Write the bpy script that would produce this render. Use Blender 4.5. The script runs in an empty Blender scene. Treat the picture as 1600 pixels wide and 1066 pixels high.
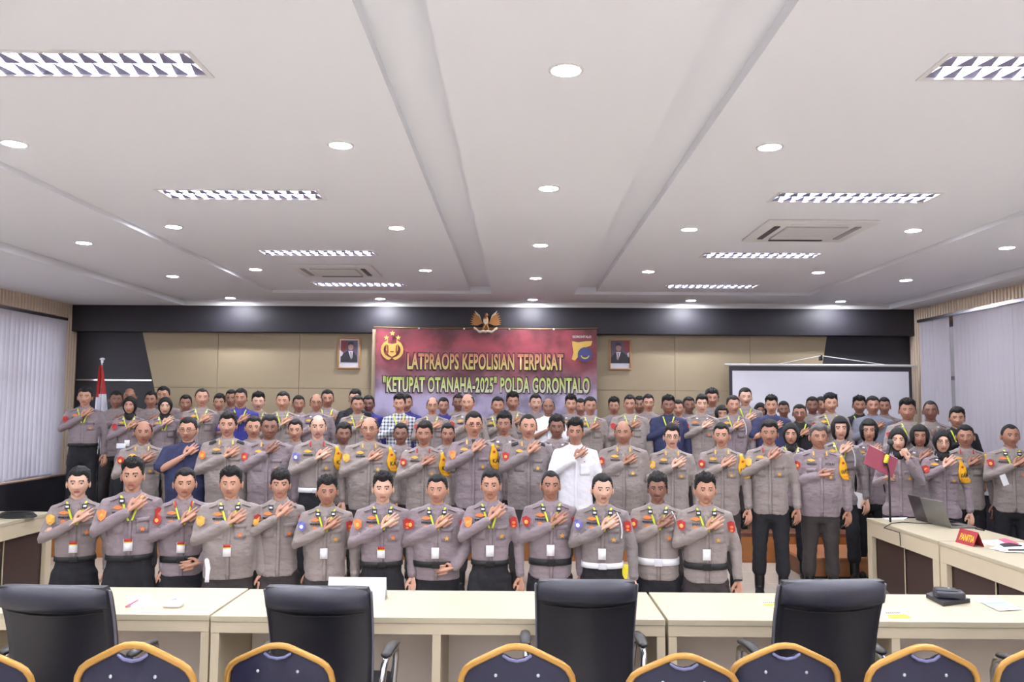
import bpy, bmesh, math, random
import numpy as np
from mathutils import Vector, Matrix, noise
from mathutils.bvhtree import BVHTree
PI = math.pi
random.seed(7)
C = bpy.context.scene.collection
SC = bpy.context.scene

# ------------------------------------------------------------------ camera, world, exposure
CAM_Z, FPX = 1.82, 1300.0
def _basis():
    cy = np.array([8.0, -101.0, FPX]); cy /= np.linalg.norm(cy)
    cx = np.array([1, -0.0065, 0.0]); cx -= cx.dot(cy) * cy; cx /= np.linalg.norm(cx)
    cz = np.cross(cy, cx)
    if cz[1] < 0: cz = -cz
    return cx, cy, cz
AX, AY, AZ = _basis()
cam = bpy.data.cameras.new('camera')
cam.sensor_width = 36; cam.lens = 36 * FPX / 1600; cam.clip_start = 0.05; cam.clip_end = 200
cam_o = bpy.data.objects.new('camera', cam); C.objects.link(cam_o)
R = Vector((AX[0], AY[0], AZ[0])); U = Vector((AX[1], AY[1], AZ[1])); Fw = Vector((AX[2], AY[2], AZ[2]))
m = Matrix((R, U, -Fw)).transposed().to_4x4(); m.translation = Vector((0, 0, CAM_Z))
cam_o.matrix_world = m
SC.camera = cam_o
def ray(px, py):
    v = np.array([px - 800, 533 - py, FPX]); return v @ AX, v @ AY, v @ AZ
def at_y(px, py, Y):
    d = ray(px, py); k = Y / d[1]; return Vector((d[0] * k, Y, CAM_Z + d[2] * k))
def at_z(px, py, Z):
    d = ray(px, py); k = (Z - CAM_Z) / d[2]; return Vector((d[0] * k, d[1] * k, Z))

w = bpy.data.worlds.new('world'); SC.world = w; w.use_nodes = True
bg = w.node_tree.nodes['Background']; bg.inputs[0].default_value = (1.0, 0.95, 0.97, 1); bg.inputs[1].default_value = 2.6
SC.view_settings.view_transform = 'Standard'; SC.view_settings.look = 'None'
SC.view_settings.gamma = 1; SC.view_settings.use_curve_mapping = False
SC.view_settings.exposure = 2.17
LAMP_E, TUBE_E = 115.0, 60.0
SC.cycles.use_denoising = True
SC.cycles.max_bounces = 6; SC.cycles.diffuse_bounces = 4; SC.cycles.glossy_bounces = 3
SC.cycles.transmission_bounces = 4; SC.cycles.transparent_max_bounces = 6
SC.cycles.sample_clamp_indirect = 6
SC.cycles.caustics_reflective = False; SC.cycles.caustics_refractive = False

# ------------------------------------------------------------------ materials
def lin(c):
    return tuple(((v / 12.92) if v <= 0.04045 else ((v + 0.055) / 1.055) ** 2.4) for v in c)
MATS = {}
def mat(name, col, rough=0.6, metal=0.0, var=0.06, scale=8.0, bump=0.0, bscale=60.0, emit=None, estr=0.0, sheen=0.0, coat=0.0, srgb=True, stretch=(1, 1, 1), fold=0.0):
    if name in MATS: return MATS[name]
    m = bpy.data.materials.new(name); m.use_nodes = True; MATS[name] = m
    nt = m.node_tree; b = nt.nodes['Principled BSDF']
    c = lin(col) if srgb else col
    b.inputs['Roughness'].default_value = rough; b.inputs['Metallic'].default_value = metal
    b.inputs['Sheen Weight'].default_value = sheen; b.inputs['Coat Weight'].default_value = coat
    tc = nt.nodes.new('ShaderNodeTexCoord')
    mp = nt.nodes.new('ShaderNodeMapping'); mp.inputs['Scale'].default_value = stretch
    nt.links.new(tc.outputs['Object'], mp.inputs['Vector'])
    nz = nt.nodes.new('ShaderNodeTexNoise'); nz.inputs['Scale'].default_value = scale; nz.inputs['Detail'].default_value = 3
    nt.links.new(mp.outputs[0], nz.inputs['Vector'])
    mx = nt.nodes.new('ShaderNodeMix'); mx.data_type = 'RGBA'
    mx.inputs['A'].default_value = (*[max(0, v * (1 - var)) for v in c], 1)
    mx.inputs['B'].default_value = (*[min(1, v * (1 + var)) for v in c], 1)
    nt.links.new(nz.outputs['Fac'], mx.inputs['Factor'])
    nt.links.new(mx.outputs['Result'], b.inputs['Base Color'])
    if bump or fold:
        bp = nt.nodes.new('ShaderNodeBump'); bp.inputs['Strength'].default_value = bump or fold; bp.inputs['Distance'].default_value = 0.004 if bump else 0.02
        n2 = nt.nodes.new('ShaderNodeTexNoise'); n2.inputs['Scale'].default_value = bscale
        nt.links.new(mp.outputs[0], n2.inputs['Vector'])
        nt.links.new(n2.outputs['Fac'], bp.inputs['Height']); nt.links.new(bp.outputs[0], b.inputs['Normal'])
    if emit:
        b.inputs['Emission Color'].default_value = (*emit, 1); b.inputs['Emission Strength'].default_value = estr
    return m

M = {}
M['ceiling'] = mat('white_ceiling_paint', (.915, .925, .95), .9, var=.015, scale=.8)
M['white'] = mat('white_enamel', (.87, .87, .87), .5, var=.01)
M['black_panel'] = mat('black_wall_panel', (.185, .18, .21), .6, var=.12, scale=3)
M['beige_panel'] = mat('beige_wall_panel', (.655, .595, .49), .6, var=.03, scale=2, stretch=(1, 1, 6))
M['groove'] = mat('dark_groove', (.45, .37, .28), .8)
M['chrome'] = mat('chrome', (.8, .8, .82), .15, 1.0, var=.01)
M['alu'] = mat('brushed_aluminium', (.82, .82, .86), .22, 1.0, var=.02)
M['louvre'] = mat('louvre_aluminium', (.55, .55, .66), .35, .4, var=.01)
M['slat_light'] = mat('light_wood_slat', (.93, .86, .78), .6, var=.05, stretch=(1, 1, .2))
M['slat_back'] = mat('slat_backing', (.74, .61, .50), .8, var=.05)
M['floor'] = mat('polished_beige_tile', (.78, .75, .71), .18, var=.05, scale=2.5, coat=.2)
M['grout'] = mat('tile_joint', (.60, .56, .50), .7)
M['stage_wood'] = mat('orange_stage_wood', (.64, .42, .23), .4, var=.14, scale=5, stretch=(.5, 1, 6))
M['step_wood'] = mat('reddish_step_wood', (.66, .44, .30), .45, var=.14, scale=5, stretch=(.5, 1, 6))
M['stage_carpet'] = mat('brown_stage_floor', (.42, .27, .19), .6, var=.1)
M['desk'] = mat('pale_maple_laminate', (.71, .675, .58), .42, var=.035, scale=3, stretch=(1, 7, 7))
M['desk_edge'] = mat('cream_edge_band', (.77, .72, .62), .5, var=.02)
M['desk_grey'] = mat('grey_desk_panel', (.92, .88, .85), .7, var=.03)
M['desk_dark'] = mat('dark_brown_desk_panel', (.235, .165, .15), .5, var=.1, scale=6)
M['leather'] = mat('black_leather', (.125, .125, .15), .42, var=.15, bump=.15, bscale=160)
M['leather2'] = mat('black_leather_sheen', (.20, .205, .25), .40, var=.15, bump=.15, bscale=160)  # paler grey-blue: leather sheen put into the base colour
M['piping'] = mat('grey_piping', (.42, .42, .46), .4)
M['black_plastic'] = mat('black_plastic', (.07, .07, .08), .4)
M['gold_frame'] = mat('gold_lacquered_steel', (.70, .53, .26), .32, .3, var=.04)
M['vinyl'] = mat('navy_vinyl', (.10, .11, .215), .45, var=.2, scale=25, bump=.2, bscale=180)
M['rivet'] = mat('steel_rivet', (.72, .76, .78), .3, .6)
M['glass_lamp'] = mat('led_diffuser', (1, 1, 1), .5, emit=(.93, .94, 1.0), estr=LAMP_E)
M['tube'] = mat('fluorescent_tube', (1, 1, 1), .5, emit=(.93, .94, 1.0), estr=TUBE_E)
M['blind'] = mat('blind_fabric', (.82, .80, .84), .8, var=.03)
nt = M['blind'].node_tree
_b = nt.nodes['Principled BSDF']; tr = nt.nodes.new('ShaderNodeBsdfTranslucent'); tr.inputs[0].default_value = (.75, .75, .80, 1)
mxs = nt.nodes.new('ShaderNodeMixShader'); mxs.inputs[0].default_value = .35
nt.links.new(_b.outputs[0], mxs.inputs[1]); nt.links.new(tr.outputs[0], mxs.inputs[2]); nt.links.new(mxs.outputs[0], nt.nodes['Material Output'].inputs[0])
gm = bpy.data.materials.new('window_glass'); gm.use_nodes = True; nt = gm.node_tree
for n in list(nt.nodes):
    if n.type != 'OUTPUT_MATERIAL': nt.nodes.remove(n)
ta = nt.nodes.new('ShaderNodeBsdfTransparent'); ta.inputs[0].default_value = (.85, .9, .92, 1)
gl = nt.nodes.new('ShaderNodeBsdfGlossy'); gl.inputs[1].default_value = .05; ms = nt.nodes.new('ShaderNodeMixShader'); ms.inputs[0].default_value = .1
nt.links.new(ta.outputs[0], ms.inputs[1]); nt.links.new(gl.outputs[0], ms.inputs[2]); nt.links.new(ms.outputs[0], nt.nodes['Material Output'].inputs[0])
M['glass'] = gm
# clothing
for k, c in dict(a=(.55, .505, .51), b=(.565, .525, .515), c=(.54, .49, .515), d=(.52, .485, .49)).items():
    M['shirt_' + k] = mat('taupe_uniform_cloth_' + k, c, .85, var=.07, scale=5, sheen=.15, fold=.7, bscale=14, stretch=(1, 1, 1.7))
M['shirt_white'] = mat('white_cotton', (.93, .93, .96), .8, var=.015, fold=.6, bscale=12)
M['shirt_navy'] = mat('navy_cotton', (.17, .19, .33), .8, var=.1, fold=.6, bscale=12)
M['shirt_blue'] = mat('royal_blue_cotton', (.20, .20, .52), .8, var=.1, fold=.6, bscale=12)
M['shirt_black'] = mat('black_cotton', (.11, .11, .14), .8, var=.1, fold=.6, bscale=12)
M['shirt_grey'] = mat('blue_grey_cotton', (.47, .48, .54), .8, var=.1, fold=.6, bscale=12)
chk = mat('checked_cotton', (.75, .76, .80), .8); M['shirt_check'] = chk
nt = chk.node_tree; b_ = nt.nodes['Principled BSDF']
tc = nt.nodes.new('ShaderNodeTexCoord'); sp = nt.nodes.new('ShaderNodeSeparateXYZ'); nt.links.new(tc.outputs['Object'], sp.inputs[0])
acc = None
for ax in ('X', 'Z'):
    q = nt.nodes.new('ShaderNodeMath'); q.operation = 'MULTIPLY'; q.inputs[1].default_value = 22; nt.links.new(sp.outputs[ax], q.inputs[0])
    fr = nt.nodes.new('ShaderNodeMath'); fr.operation = 'FRACT'; nt.links.new(q.outputs[0], fr.inputs[0])
    gt = nt.nodes.new('ShaderNodeMath'); gt.operation = 'GREATER_THAN'; gt.inputs[1].default_value = .6; nt.links.new(fr.outputs[0], gt.inputs[0])
    if acc is None: acc = gt
    else:
        ad = nt.nodes.new('ShaderNodeMath'); ad.operation = 'ADD'; nt.links.new(acc.outputs[0], ad.inputs[0]); nt.links.new(gt.outputs[0], ad.inputs[1])
        hf = nt.nodes.new('ShaderNodeMath'); hf.operation = 'MULTIPLY'; hf.inputs[1].default_value = .5; nt.links.new(ad.outputs[0], hf.inputs[0]); acc = hf
mx_ = nt.nodes.new('ShaderNodeMix'); mx_.data_type = 'RGBA'; mx_.inputs['A'].default_value = (.6, .62, .66, 1); mx_.inputs['B'].default_value = (.02, .03, .08, 1)
nt.links.new(acc.outputs[0], mx_.inputs['Factor']); nt.links.new(mx_.outputs['Result'], b_.inputs['Base Color'])
M['trouser_brown'] = mat('dark_brown_twill', (.21, .185, .19), .85, var=.12, scale=9, fold=.6, bscale=11)
M['trouser_black'] = mat('black_twill', (.10, .10, .13), .85, var=.12, scale=9, fold=.6, bscale=11)
M['boot'] = mat('black_boot_leather', (.07, .07, .08), .35, var=.1)
M['hair'] = mat('black_hair', (.075, .065, .07), .75, var=.3, scale=60, bump=.6, bscale=110)
M['hair_grey'] = mat('greying_hair', (.33, .31, .31), .6, var=.35, scale=60, bump=.6, bscale=110)
M['hijab'] = mat('black_scarf_cloth', (.085, .08, .09), .8, var=.1, fold=.4)
for i, c in enumerate([(.83, .66, .575), (.75, .565, .475), (.66, .48, .40), (.54, .385, .325)]):
    m_ = mat('skin_tone_%d' % i, c, .5, var=.05, scale=30)
    m_.node_tree.nodes['Principled BSDF'].inputs['Subsurface Weight'].default_value = 0.0
    M['skin%d' % i] = m_
M['eye_white'] = mat('eye_white', (.80, .77, .74), .3)
M['brow'] = mat('brow_dark', (.12, .09, .085), .6)
M['lip'] = mat('lip', (.66, .38, .36), .5)
M['yellow_green'] = mat('yellow_green_ribbon', (.82, .86, .28), .7)
M['card'] = mat('white_card', (.93, .93, .95), .35)
M['red'] = mat('red_cloth', (.70, .19, .19), .7)
M['maroon'] = mat('maroon_card', (.55, .24, .31), .55)
M['orange'] = mat('orange_embroidery', (.88, .50, .25), .6)
M['gold'] = mat('gold_embroidery', (.86, .66, .30), .45, .3)
M['dark_cloth'] = mat('dark_insignia_cloth', (.15, .15, .18), .7)
M['silver'] = mat('silver_insignia', (.88, .88, .92), .3, .4)
M['armband'] = mat('amber_armband_cloth', (.93, .70, .12), .65, var=.04)
M['belt_black'] = mat('black_webbing', (.09, .09, .10), .6, bump=.3)
M['belt_white'] = mat('white_webbing', (.93, .93, .96), .4)
M['blue'] = mat('blue_badge', (.42, .42, .70), .6)
M['button'] = mat('taupe_button', (.36, .32, .31), .5)
M['seam'] = mat('taupe_seam', (.42, .38, .38), .9)
M['pink'] = mat('pink_plastic', (.90, .35, .50), .4)
M['yellow'] = mat('yellow_paper', (.93, .88, .22), .7)
M['lightblue'] = mat('light_blue_print', (.55, .70, .92), .7)
M['paper'] = mat('white_paper', (.93, .93, .95), .7, var=.01)
M['pocket'] = {}

# ------------------------------------------------------------------ mesh helpers
def link(name, me, material=None, parent=None, loc=None):
    o = bpy.data.objects.new(name, me); C.objects.link(o)
    if parent is not None: o.parent = parent
    if loc is not None: o.location = loc
    if material is not None and me is not None:
        ms_ = material if isinstance(material, (list, tuple)) else [material]
        if len(me.materials) == 0:
            for q in ms_: me.materials.append(q)
        else:
            for i, q in enumerate(ms_):
                if me.materials[i] is not q:
                    o.material_slots[i].link = 'OBJECT'; o.material_slots[i].material = q
    return o
class MB:
    def __init__(s): s.v = []; s.f = []; s.m = []; s.sm = []
    def add(s, v, f, mi=0, smooth=True, M4=None):
        n = len(s.v)
        if M4 is not None: v = [M4 @ Vector(p) for p in v]
        s.v += [tuple(p) for p in v]; s.f += [tuple(n + i for i in q) for q in f]
        s.m += [mi] * len(f); s.sm += [smooth] * len(f)
        return s
    def box(s, x0, x1, y0, y1, z0, z1, mi=0, M4=None):
        v = [(x0, y0, z0), (x1, y0, z0), (x1, y1, z0), (x0, y1, z0), (x0, y0, z1), (x1, y0, z1), (x1, y1, z1), (x0, y1, z1)]
        f = [(3, 2, 1, 0), (4, 5, 6, 7), (0, 1, 5, 4), (1, 2, 6, 5), (2, 3, 7, 6), (3, 0, 4, 7)]
        return s.add(v, f, mi, False, M4)
    def bbox(s, x0, x1, y0, y1, z0, z1, b=.01, seg=2, mi=0, M4=None, smooth=True):
        bm = bmesh.new(); bmesh.ops.create_cube(bm, size=1)
        for q in bm.verts:
            q.co = Vector((x0 + (q.co.x + .5) * (x1 - x0), y0 + (q.co.y + .5) * (y1 - y0), z0 + (q.co.z + .5) * (z1 - z0)))
        bmesh.ops.bevel(bm, geom=bm.edges[:], offset=b, segments=seg, profile=.5, affect='EDGES')
        bm.verts.ensure_lookup_table(); bm.verts.index_update()
        v = [q.co.copy() for q in bm.verts]; f = [[q.index for q in fc.verts] for fc in bm.faces]; bm.free()
        return s.add(v, f, mi, smooth, M4)
    def tube(s, pts, rad, n=10, mi=0, flat=(1, 1), caps=True, M4=None, closed=False):
        pts = [Vector(p) for p in pts]
        if not hasattr(rad, '__len__'): rad = [rad] * len(pts)
        rad = list(rad)
        if caps and not closed:
            d0 = (pts[0] - pts[1]).normalized(); d1 = (pts[-1] - pts[-2]).normalized()
            a, b = rad[0], rad[-1]
            pts = [pts[0] + d0 * a * .85, pts[0] + d0 * a * .5] + pts + [pts[-1] + d1 * b * .5, pts[-1] + d1 * b * .85]
            rad = [a * .35, a * .8] + rad + [b * .8, b * .35]
        k = len(pts); v = []; f = []
        up = None
        for i, p in enumerate(pts):
            if closed: t = (pts[(i + 1) % k] - pts[i - 1]).normalized()
            else: t = (pts[min(i + 1, k - 1)] - pts[max(i - 1, 0)]).normalized()
            if up is None:
                up = Vector((0, 0, 1)) if abs(t.z) < .9 else Vector((0, 1, 0))
            up = (up - t * up.dot(t)).normalized(); sd = t.cross(up)
            for j in range(n):
                a = 2 * PI * j / n
                v.append(p + sd * math.cos(a) * rad[i] * flat[0] + up * math.sin(a) * rad[i] * flat[1])
        for i in range(k if closed else k - 1):
            i2 = (i + 1) % k
            for j in range(n):
                f.append((i * n + j, i * n + (j + 1) % n, i2 * n + (j + 1) % n, i2 * n + j))
        if not closed:
            f.append(tuple(range(n))[::-1]); f.append(tuple((k - 1) * n + j for j in range(n)))
        return s.add(v, f, mi, True, M4)
    def loft(s, rings, n=24, mi=0, e=2.3, M4=None):
        # rings: (cx, cy, z, rx, ry)
        v = []; f = []
        for (cx, cy, z, rx, ry) in rings:
            for j in range(n):
                a = 2 * PI * j / n; c, q = math.cos(a), math.sin(a)
                v.append((cx + rx * math.copysign(abs(c) ** (2 / e), c), cy + ry * math.copysign(abs(q) ** (2 / e), q), z))
        for i in range(len(rings) - 1):
            for j in range(n):
                f.append((i * n + j, i * n + (j + 1) % n, (i + 1) * n + (j + 1) % n, (i + 1) * n + j))
        f.append(tuple(range(n))[::-1]); f.append(tuple((len(rings) - 1) * n + j for j in range(n)))
        return s.add(v, f, mi, True, M4)
    def ell(s, c, r, nu=16, nv=10, mi=0, M4=None):
        v = [(c[0], c[1], c[2] - r[2])]; f = []
        for i in range(1, nv):
            ph = -PI / 2 + PI * i / nv
            for j in range(nu):
                th = 2 * PI * j / nu
                v.append((c[0] + r[0] * math.cos(ph) * math.cos(th), c[1] + r[1] * math.cos(ph) * math.sin(th), c[2] + r[2] * math.sin(ph)))
        v.append((c[0], c[1], c[2] + r[2])); L = len(v) - 1
        for j in range(nu): f.append((0, 1 + (j + 1) % nu, 1 + j)); f.append((L, L - nu + j, L - nu + (j + 1) % nu))
        for i in range(nv - 2):
            for j in range(nu):
                a = 1 + i * nu; f.append((a + j, a + (j + 1) % nu, a + nu + (j + 1) % nu, a + nu + j))
        return s.add(v, f, mi, True, M4)
    def disc(s, c, r, n=20, t=.002, axis='y', mi=0, M4=None):
        v = []; f = []
        for k in (0, 1):
            for j in range(n):
                a = 2 * PI * j / n; x, y = r * math.cos(a), r * math.sin(a)
                v.append((c[0] + x, c[1] - t * k, c[2] + y) if axis == 'y' else (c[0] + x, c[1] + y, c[2] - t * k))
        f = [tuple(range(n)), tuple(range(n, 2 * n))[::-1]] + [(j, (j + 1) % n, n + (j + 1) % n, n + j) for j in range(n)]
        return s.add(v, f, mi, False, M4)
    def poly(s, pts, y0, y1, mi=0, M4=None):
        n = len(pts)
        v = [(x, y0, z) for x, z in pts] + [(x, y1, z) for x, z in pts]
        f = [tuple(range(n)), tuple(range(n, 2 * n))[::-1]] + [(j, n + j, n + (j + 1) % n, (j + 1) % n) for j in range(n)]
        return s.add(v, f, mi, False, M4)
    def mesh(s, name='m', fixn=True):
        me = bpy.data.meshes.new(name); me.from_pydata(s.v, [], s.f); me.update()
        me.polygons.foreach_set('material_index', s.m); me.polygons.foreach_set('use_smooth', s.sm)
        if fixn:
            bm = bmesh.new(); bm.from_mesh(me); bmesh.ops.recalc_face_normals(bm, faces=bm.faces[:]); bm.to_mesh(me); bm.free()
        return me
    def build(s, name, material, parent=None, loc=None, sharp=None):
        me = s.mesh(name)
        return link(name, me, material, parent, loc)
    def join(s, me, mi=None, M4=None, mimap=None):
        v = [q.co.copy() for q in me.vertices]; f = [tuple(p.vertices) for p in me.polygons]
        n = len(s.v)
        if M4 is not None: v = [M4 @ p for p in v]
        s.v += [tuple(p) for p in v]; s.f += [tuple(n + i for i in q) for q in f]
        s.m += [(p.material_index if mi is None else mi) for p in me.polygons]; s.sm += [True] * len(f)
        return s
DG = None
def remesh(mb, voxel, smooth=4, name='r'):
    me = mb.mesh(name) if isinstance(mb, MB) else mb
    o = bpy.data.objects.new('tmp', me); C.objects.link(o)
    r = o.modifiers.new('r', 'REMESH'); r.mode = 'VOXEL'; r.voxel_size = voxel; r.use_smooth_shade = True
    if smooth:
        q = o.modifiers.new('s', 'SMOOTH'); q.factor = .5; q.iterations = smooth
    dg = bpy.context.evaluated_depsgraph_get(); dg.update()
    me2 = bpy.data.meshes.new_from_object(o.evaluated_get(dg), depsgraph=dg)
    bpy.data.objects.remove(o)
    me2.name = name; me2.materials.clear()
    return me2
def bvh_of(me):
    return BVHTree.FromPolygons([v.co.copy() for v in me.vertices], [tuple(p.vertices) for p in me.polygons])
_txt = {}
def text_mesh(s, size=1.0, off=0.0, ext=0.0, w=None, h=None, spacing=1.0):
    key = (s, size, off, ext, w, h, spacing)
    if key in _txt: return _txt[key]
    cu = bpy.data.curves.new('t', 'FONT'); cu.body = s; cu.size = size; cu.offset = off; cu.extrude = 0; cu.space_character = spacing
    cu.resolution_u = 3
    o = bpy.data.objects.new('tmp', cu); C.objects.link(o)
    dg = bpy.context.evaluated_depsgraph_get(); dg.update()
    me = bpy.data.meshes.new_from_object(o.evaluated_get(dg), depsgraph=dg)
    bpy.data.objects.remove(o)
    xs = [v.co.x for v in me.vertices]; ys = [v.co.y for v in me.vertices]
    x0, x1, y0, y1 = min(xs), max(xs), min(ys), max(ys)
    sx = (w / (x1 - x0)) if w else 1; sy = (h / (y1 - y0)) if h else 1
    for v in me.vertices:
        v.co = Vector(((v.co.x - (x0 + x1) / 2) * sx, -ext, (v.co.y - (y0 + y1) / 2) * sy))
    me.materials.clear()
    _txt[key] = me
    return me
def empty(name, loc=(0, 0, 0), rz=0.0, label=None, cat=None, group=None, scale=None):
    o = bpy.data.objects.new(name, None); C.objects.link(o); o.location = loc; o.rotation_euler = (0, 0, rz)
    o.empty_display_size = .1
    if scale: o.scale = scale
    tag(o, label, cat, group); return o
def tag(o, label=None, cat=None, group=None, kind=None):
    if label: o['label'] = label
    if cat: o['category'] = cat
    if group: o['group'] = group
    if kind: o['kind'] = kind
    return o
def struct(name, mb, material):
    o = mb.build(name, material); o['kind'] = 'structure'; return o
def copy_tree(o, parent=None):
    c = o.copy(); C.objects.link(c); c.parent = parent
    for ch in o.children: copy_tree(ch, c)
    return c
# ------------------------------------------------------------------ room shell
XL, XR, YB, YF = -6.5, 5.75, 12.2, -8.0
ZS, Z0 = 3.244, 3.32            # perimeter soffit, ring level
Z1, Z2 = 3.36, 3.42             # lamp panels, slots
# floor: tiles as pieces where they can be seen, plain screed under them
struct('floor', MB().box(XL - .3, XR + .3, YF - .3, YB + .5, -.12, -.012), M['grout'])
flo = bpy.data.objects['floor']
tile_me = MB().bbox(-.2975, .2975, -.2975, .2975, -.012, 0, b=.002, seg=1, smooth=False).mesh('tile')
tile_me.materials.append(M['floor'])
tiles_rest = MB()
ix = 0
y = YF
while y < YB - .3:
    x = XL + .1
    while x < XR:
        cx_, cy_ = x + .3, y + .3
        if -1.6 < cx_ < 5.2 and 6.0 < cy_ < 10.2 or -1 < cx_ < 4 and 5.2 < cy_ < 6:
            t = link('tile', tile_me, None, flo, (cx_, cy_, 0)); ix += 1
        else:
            tiles_rest.bbox(cx_ - .2975, cx_ + .2975, cy_ - .2975, cy_ + .2975, -.012, 0, b=.002, seg=1, smooth=False)
        x += .6
    y += .6
tr_ = tiles_rest.build('tile_field', M['floor'], flo); tr_['kind'] = 'stuff'

cl = MB()
TH = 3.6
FXY = [(-5.5, -5.22), (-3.25, -2.97), (-.99, -.71), (1.27, 1.55), (3.53, 3.81), (5.88, 6.16), (8.22, 8.50), (10.43, 10.71)]
def panel(x0, x1, fx0, fx1, acs):
    holes = sorted([(a, b, fx0, fx1) for a, b in FXY] + acs)
    y = -7.0
    for a, b, h0, h1 in holes:
        cl.box(x0, x1, y, a, Z1, TH); cl.box(x0, h0, a, b, Z1, TH); cl.box(h1, x1, a, b, Z1, TH); y = b
    cl.box(x0, x1, y, 11.14, Z1, TH)
panel(-3.32, -.64, -2.62, -1.45, [])
panel(1.06, 3.92, 1.87, 3.05, [])
for x0, x1 in ((-.64, -.35), (.76, 1.06)): cl.box(x0, x1, -7.0, 11.14, Z2, TH)
cl.box(-.35, .76, -7.0, 11.14, Z0, TH)
cl.box(-4.85, -3.32, -7.0, 11.14, Z0, TH); cl.box(3.92, 5.37, -7.0, 11.14, Z0, TH)
cl.box(-4.85, 5.37, 11.14, YB + .3, Z0, TH); cl.box(-4.85, 5.37, YF - .3, -7.0, Z0, TH)
cl.box(XL - .3, -4.85, YF - .3, YB + .3, ZS, TH); cl.box(5.37, XR + .3, YF - .3, YB + .3, ZS, TH)
struct('ceiling', cl, M['ceiling'])
for nm, a in (('trim_1', (-4.85, 5.37, 12.0, 12.12, ZS, Z0)),):
    struct(nm, MB().box(*a), M['white'])
# back wall
struct('wall_back', MB().box(XL - .3, XR + .3, YB, YB + .2, -.1, TH), M['black_panel'])
bw = bpy.data.objects['wall_back']
MB().bbox(XL, XR, 12.0, YB, 2.86, ZS, b=.004).build('fascia', M['black_panel'], bw)
# beige panels with slanted outer ends, built of large boards with joints between them
def board(x0, x1, z0, z1, sl=0, sr=0, n='panel'):
    # slanted outer edges: x shifts with height
    v = [(x0 + (sl * (2.86 - z0)), z0), (x1 + (sr * (2.86 - z0)), z0), (x1 + (sr * (2.86 - z1)), z1), (x0 + (sl * (2.86 - z1)), z1)]
    MB().poly(v, YB - .03, YB).build(n, M['beige_panel'], bw)
g = .006
MB().box(-5.2, 4.05, YB - .012, YB, .34, 2.86).build('joint_backing', mat('beige_joint', (.60, .52, .41), .8), bw)
rows = [(.34, 1.30), (1.30 + g, 2.05), (2.05 + g, 2.86)]
for z0, z1 in rows:
    board(-5.52, -4.4, z0, z1, sl=.25, sr=0); board(-4.4 + g, -3.2, z0, z1); board(-3.2 + g, -2.05, z0, z1)
    board(1.16, 2.3, z0, z1); board(2.3 + g, 3.4, z0, z1); board(3.4 + g, 4.53, z0, z1, sr=-.18)
    board(-2.05 + g, 1.16 - g, z0, z1)
MB().box(XL, -5.36, YB - .025, YB, 2.145, 2.165).build('metal_strip', M['chrome'], bw)
MB().box(4.42, XR, YB - .025, YB, 2.145, 2.165).build('metal_strip', M['chrome'], bw)
MB().box(-2.10, -2.035, 11.98, 12.03, .34, 2.91).build('pilaster', M['beige_panel'], bw)
struct('wall_front', MB().box(XL - .3, XR + .3, YF - .2, YF, -.1, TH), M['ceiling'])
# side walls: plinth, lintel band and piers, with one slatted facing each, and windows between the piers
def side_wall(name, xs, s, ys, dark, slat_to):
    mb = MB(); a, b = sorted((xs, xs + s * .25))
    mb.box(a, b, YF, YB, -.1, .80); mb.box(a, b, YF, YB, 2.98, TH)
    y = YF
    for q0, q1 in ys:
        mb.box(a, b, y, q0, .80, 2.98); y = q1
    mb.box(a, b, y, YB, .80, 2.98)
    o = struct(name, mb, M['slat_back'])
    x_in = xs - s * .012
    a, b = sorted((xs, x_in))
    MB().box(a, b, YF, YB, 0, .78).build('wainscot', dark, o)
    sl = MB().box(0, .02, -.02, .02, 0, 1).mesh('slat'); sl.materials.append(M['slat_light'])
    yy = 4.0
    rest = MB()
    while yy < YB - .02:
        full = yy > ys[-1][1] + .03
        z0, z1 = (.80 if full else 3.05), ZS
        if yy > 7.0 and (full or int(yy / .07) % 1 == 0):
            q = link('slat', sl, None, o, ((xs if s < 0 else xs - .02), yy, z0)); q.scale = (1, 1, z1 - z0)
        yy += .07
    return o
WL = [(1.0, 4.2), (4.6, 7.9), (8.3, 11.6)]; WR = [(1.0, 4.2), (4.6, 7.9), (8.3, 11.6)]
side_wall('wall_left', XL, -1, WL, M['black_panel'], 0)
side_wall('wall_right', XR, 1, WR, M['black_panel'], 0)
wn = 0
for xs, s, ys in ((XL, -1, WL), (XR, 1, WR)):
    for a, b in ys:
        wn += 1
        xc = xs + s * .12; fr = MB(); t = .05
        for q0, q1, z0, z1 in ((a, b, .80, .86), (a, b, 2.92, 2.98), (a, a + t, .86, 2.92), (b - t, b, .86, 2.92)):
            fr.box(xc - .03, xc + .03, q0, q1, z0, z1)
        n = 3
        for k in range(1, n): yc = a + (b - a) * k / n; fr.box(xc - .03, xc + .03, yc - .025, yc + .025, .86, 2.92)
        fr.box(xc - .025, xc + .025, a + t, b - t, 2.2, 2.25)
        f = struct('window_%d' % wn, fr, M['alu'])
        for k in range(n):
            y0 = a + (b - a) * k / n + .02; y1 = a + (b - a) * (k + 1) / n - .02
            MB().box(xc - .003, xc + .003, y0, y1, .86, 2.92).build('pane', M['glass'], f)
# outside ground and an added dark backing
out = MB().box(-60, 60, -60, 60, -1.2, -1.0); tag(struct('ground', out, mat('outside_ground', (.5, .45, .42), .9)), kind='structure')
MB().box(7.0, 7.3, -8, 26, -.9, 6).build('daylight_blocker', mat('dark_blocker', (.22, .20, .22), .9))['kind'] = 'structure'  # unseen slab added to block daylight behind the right blinds
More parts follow.
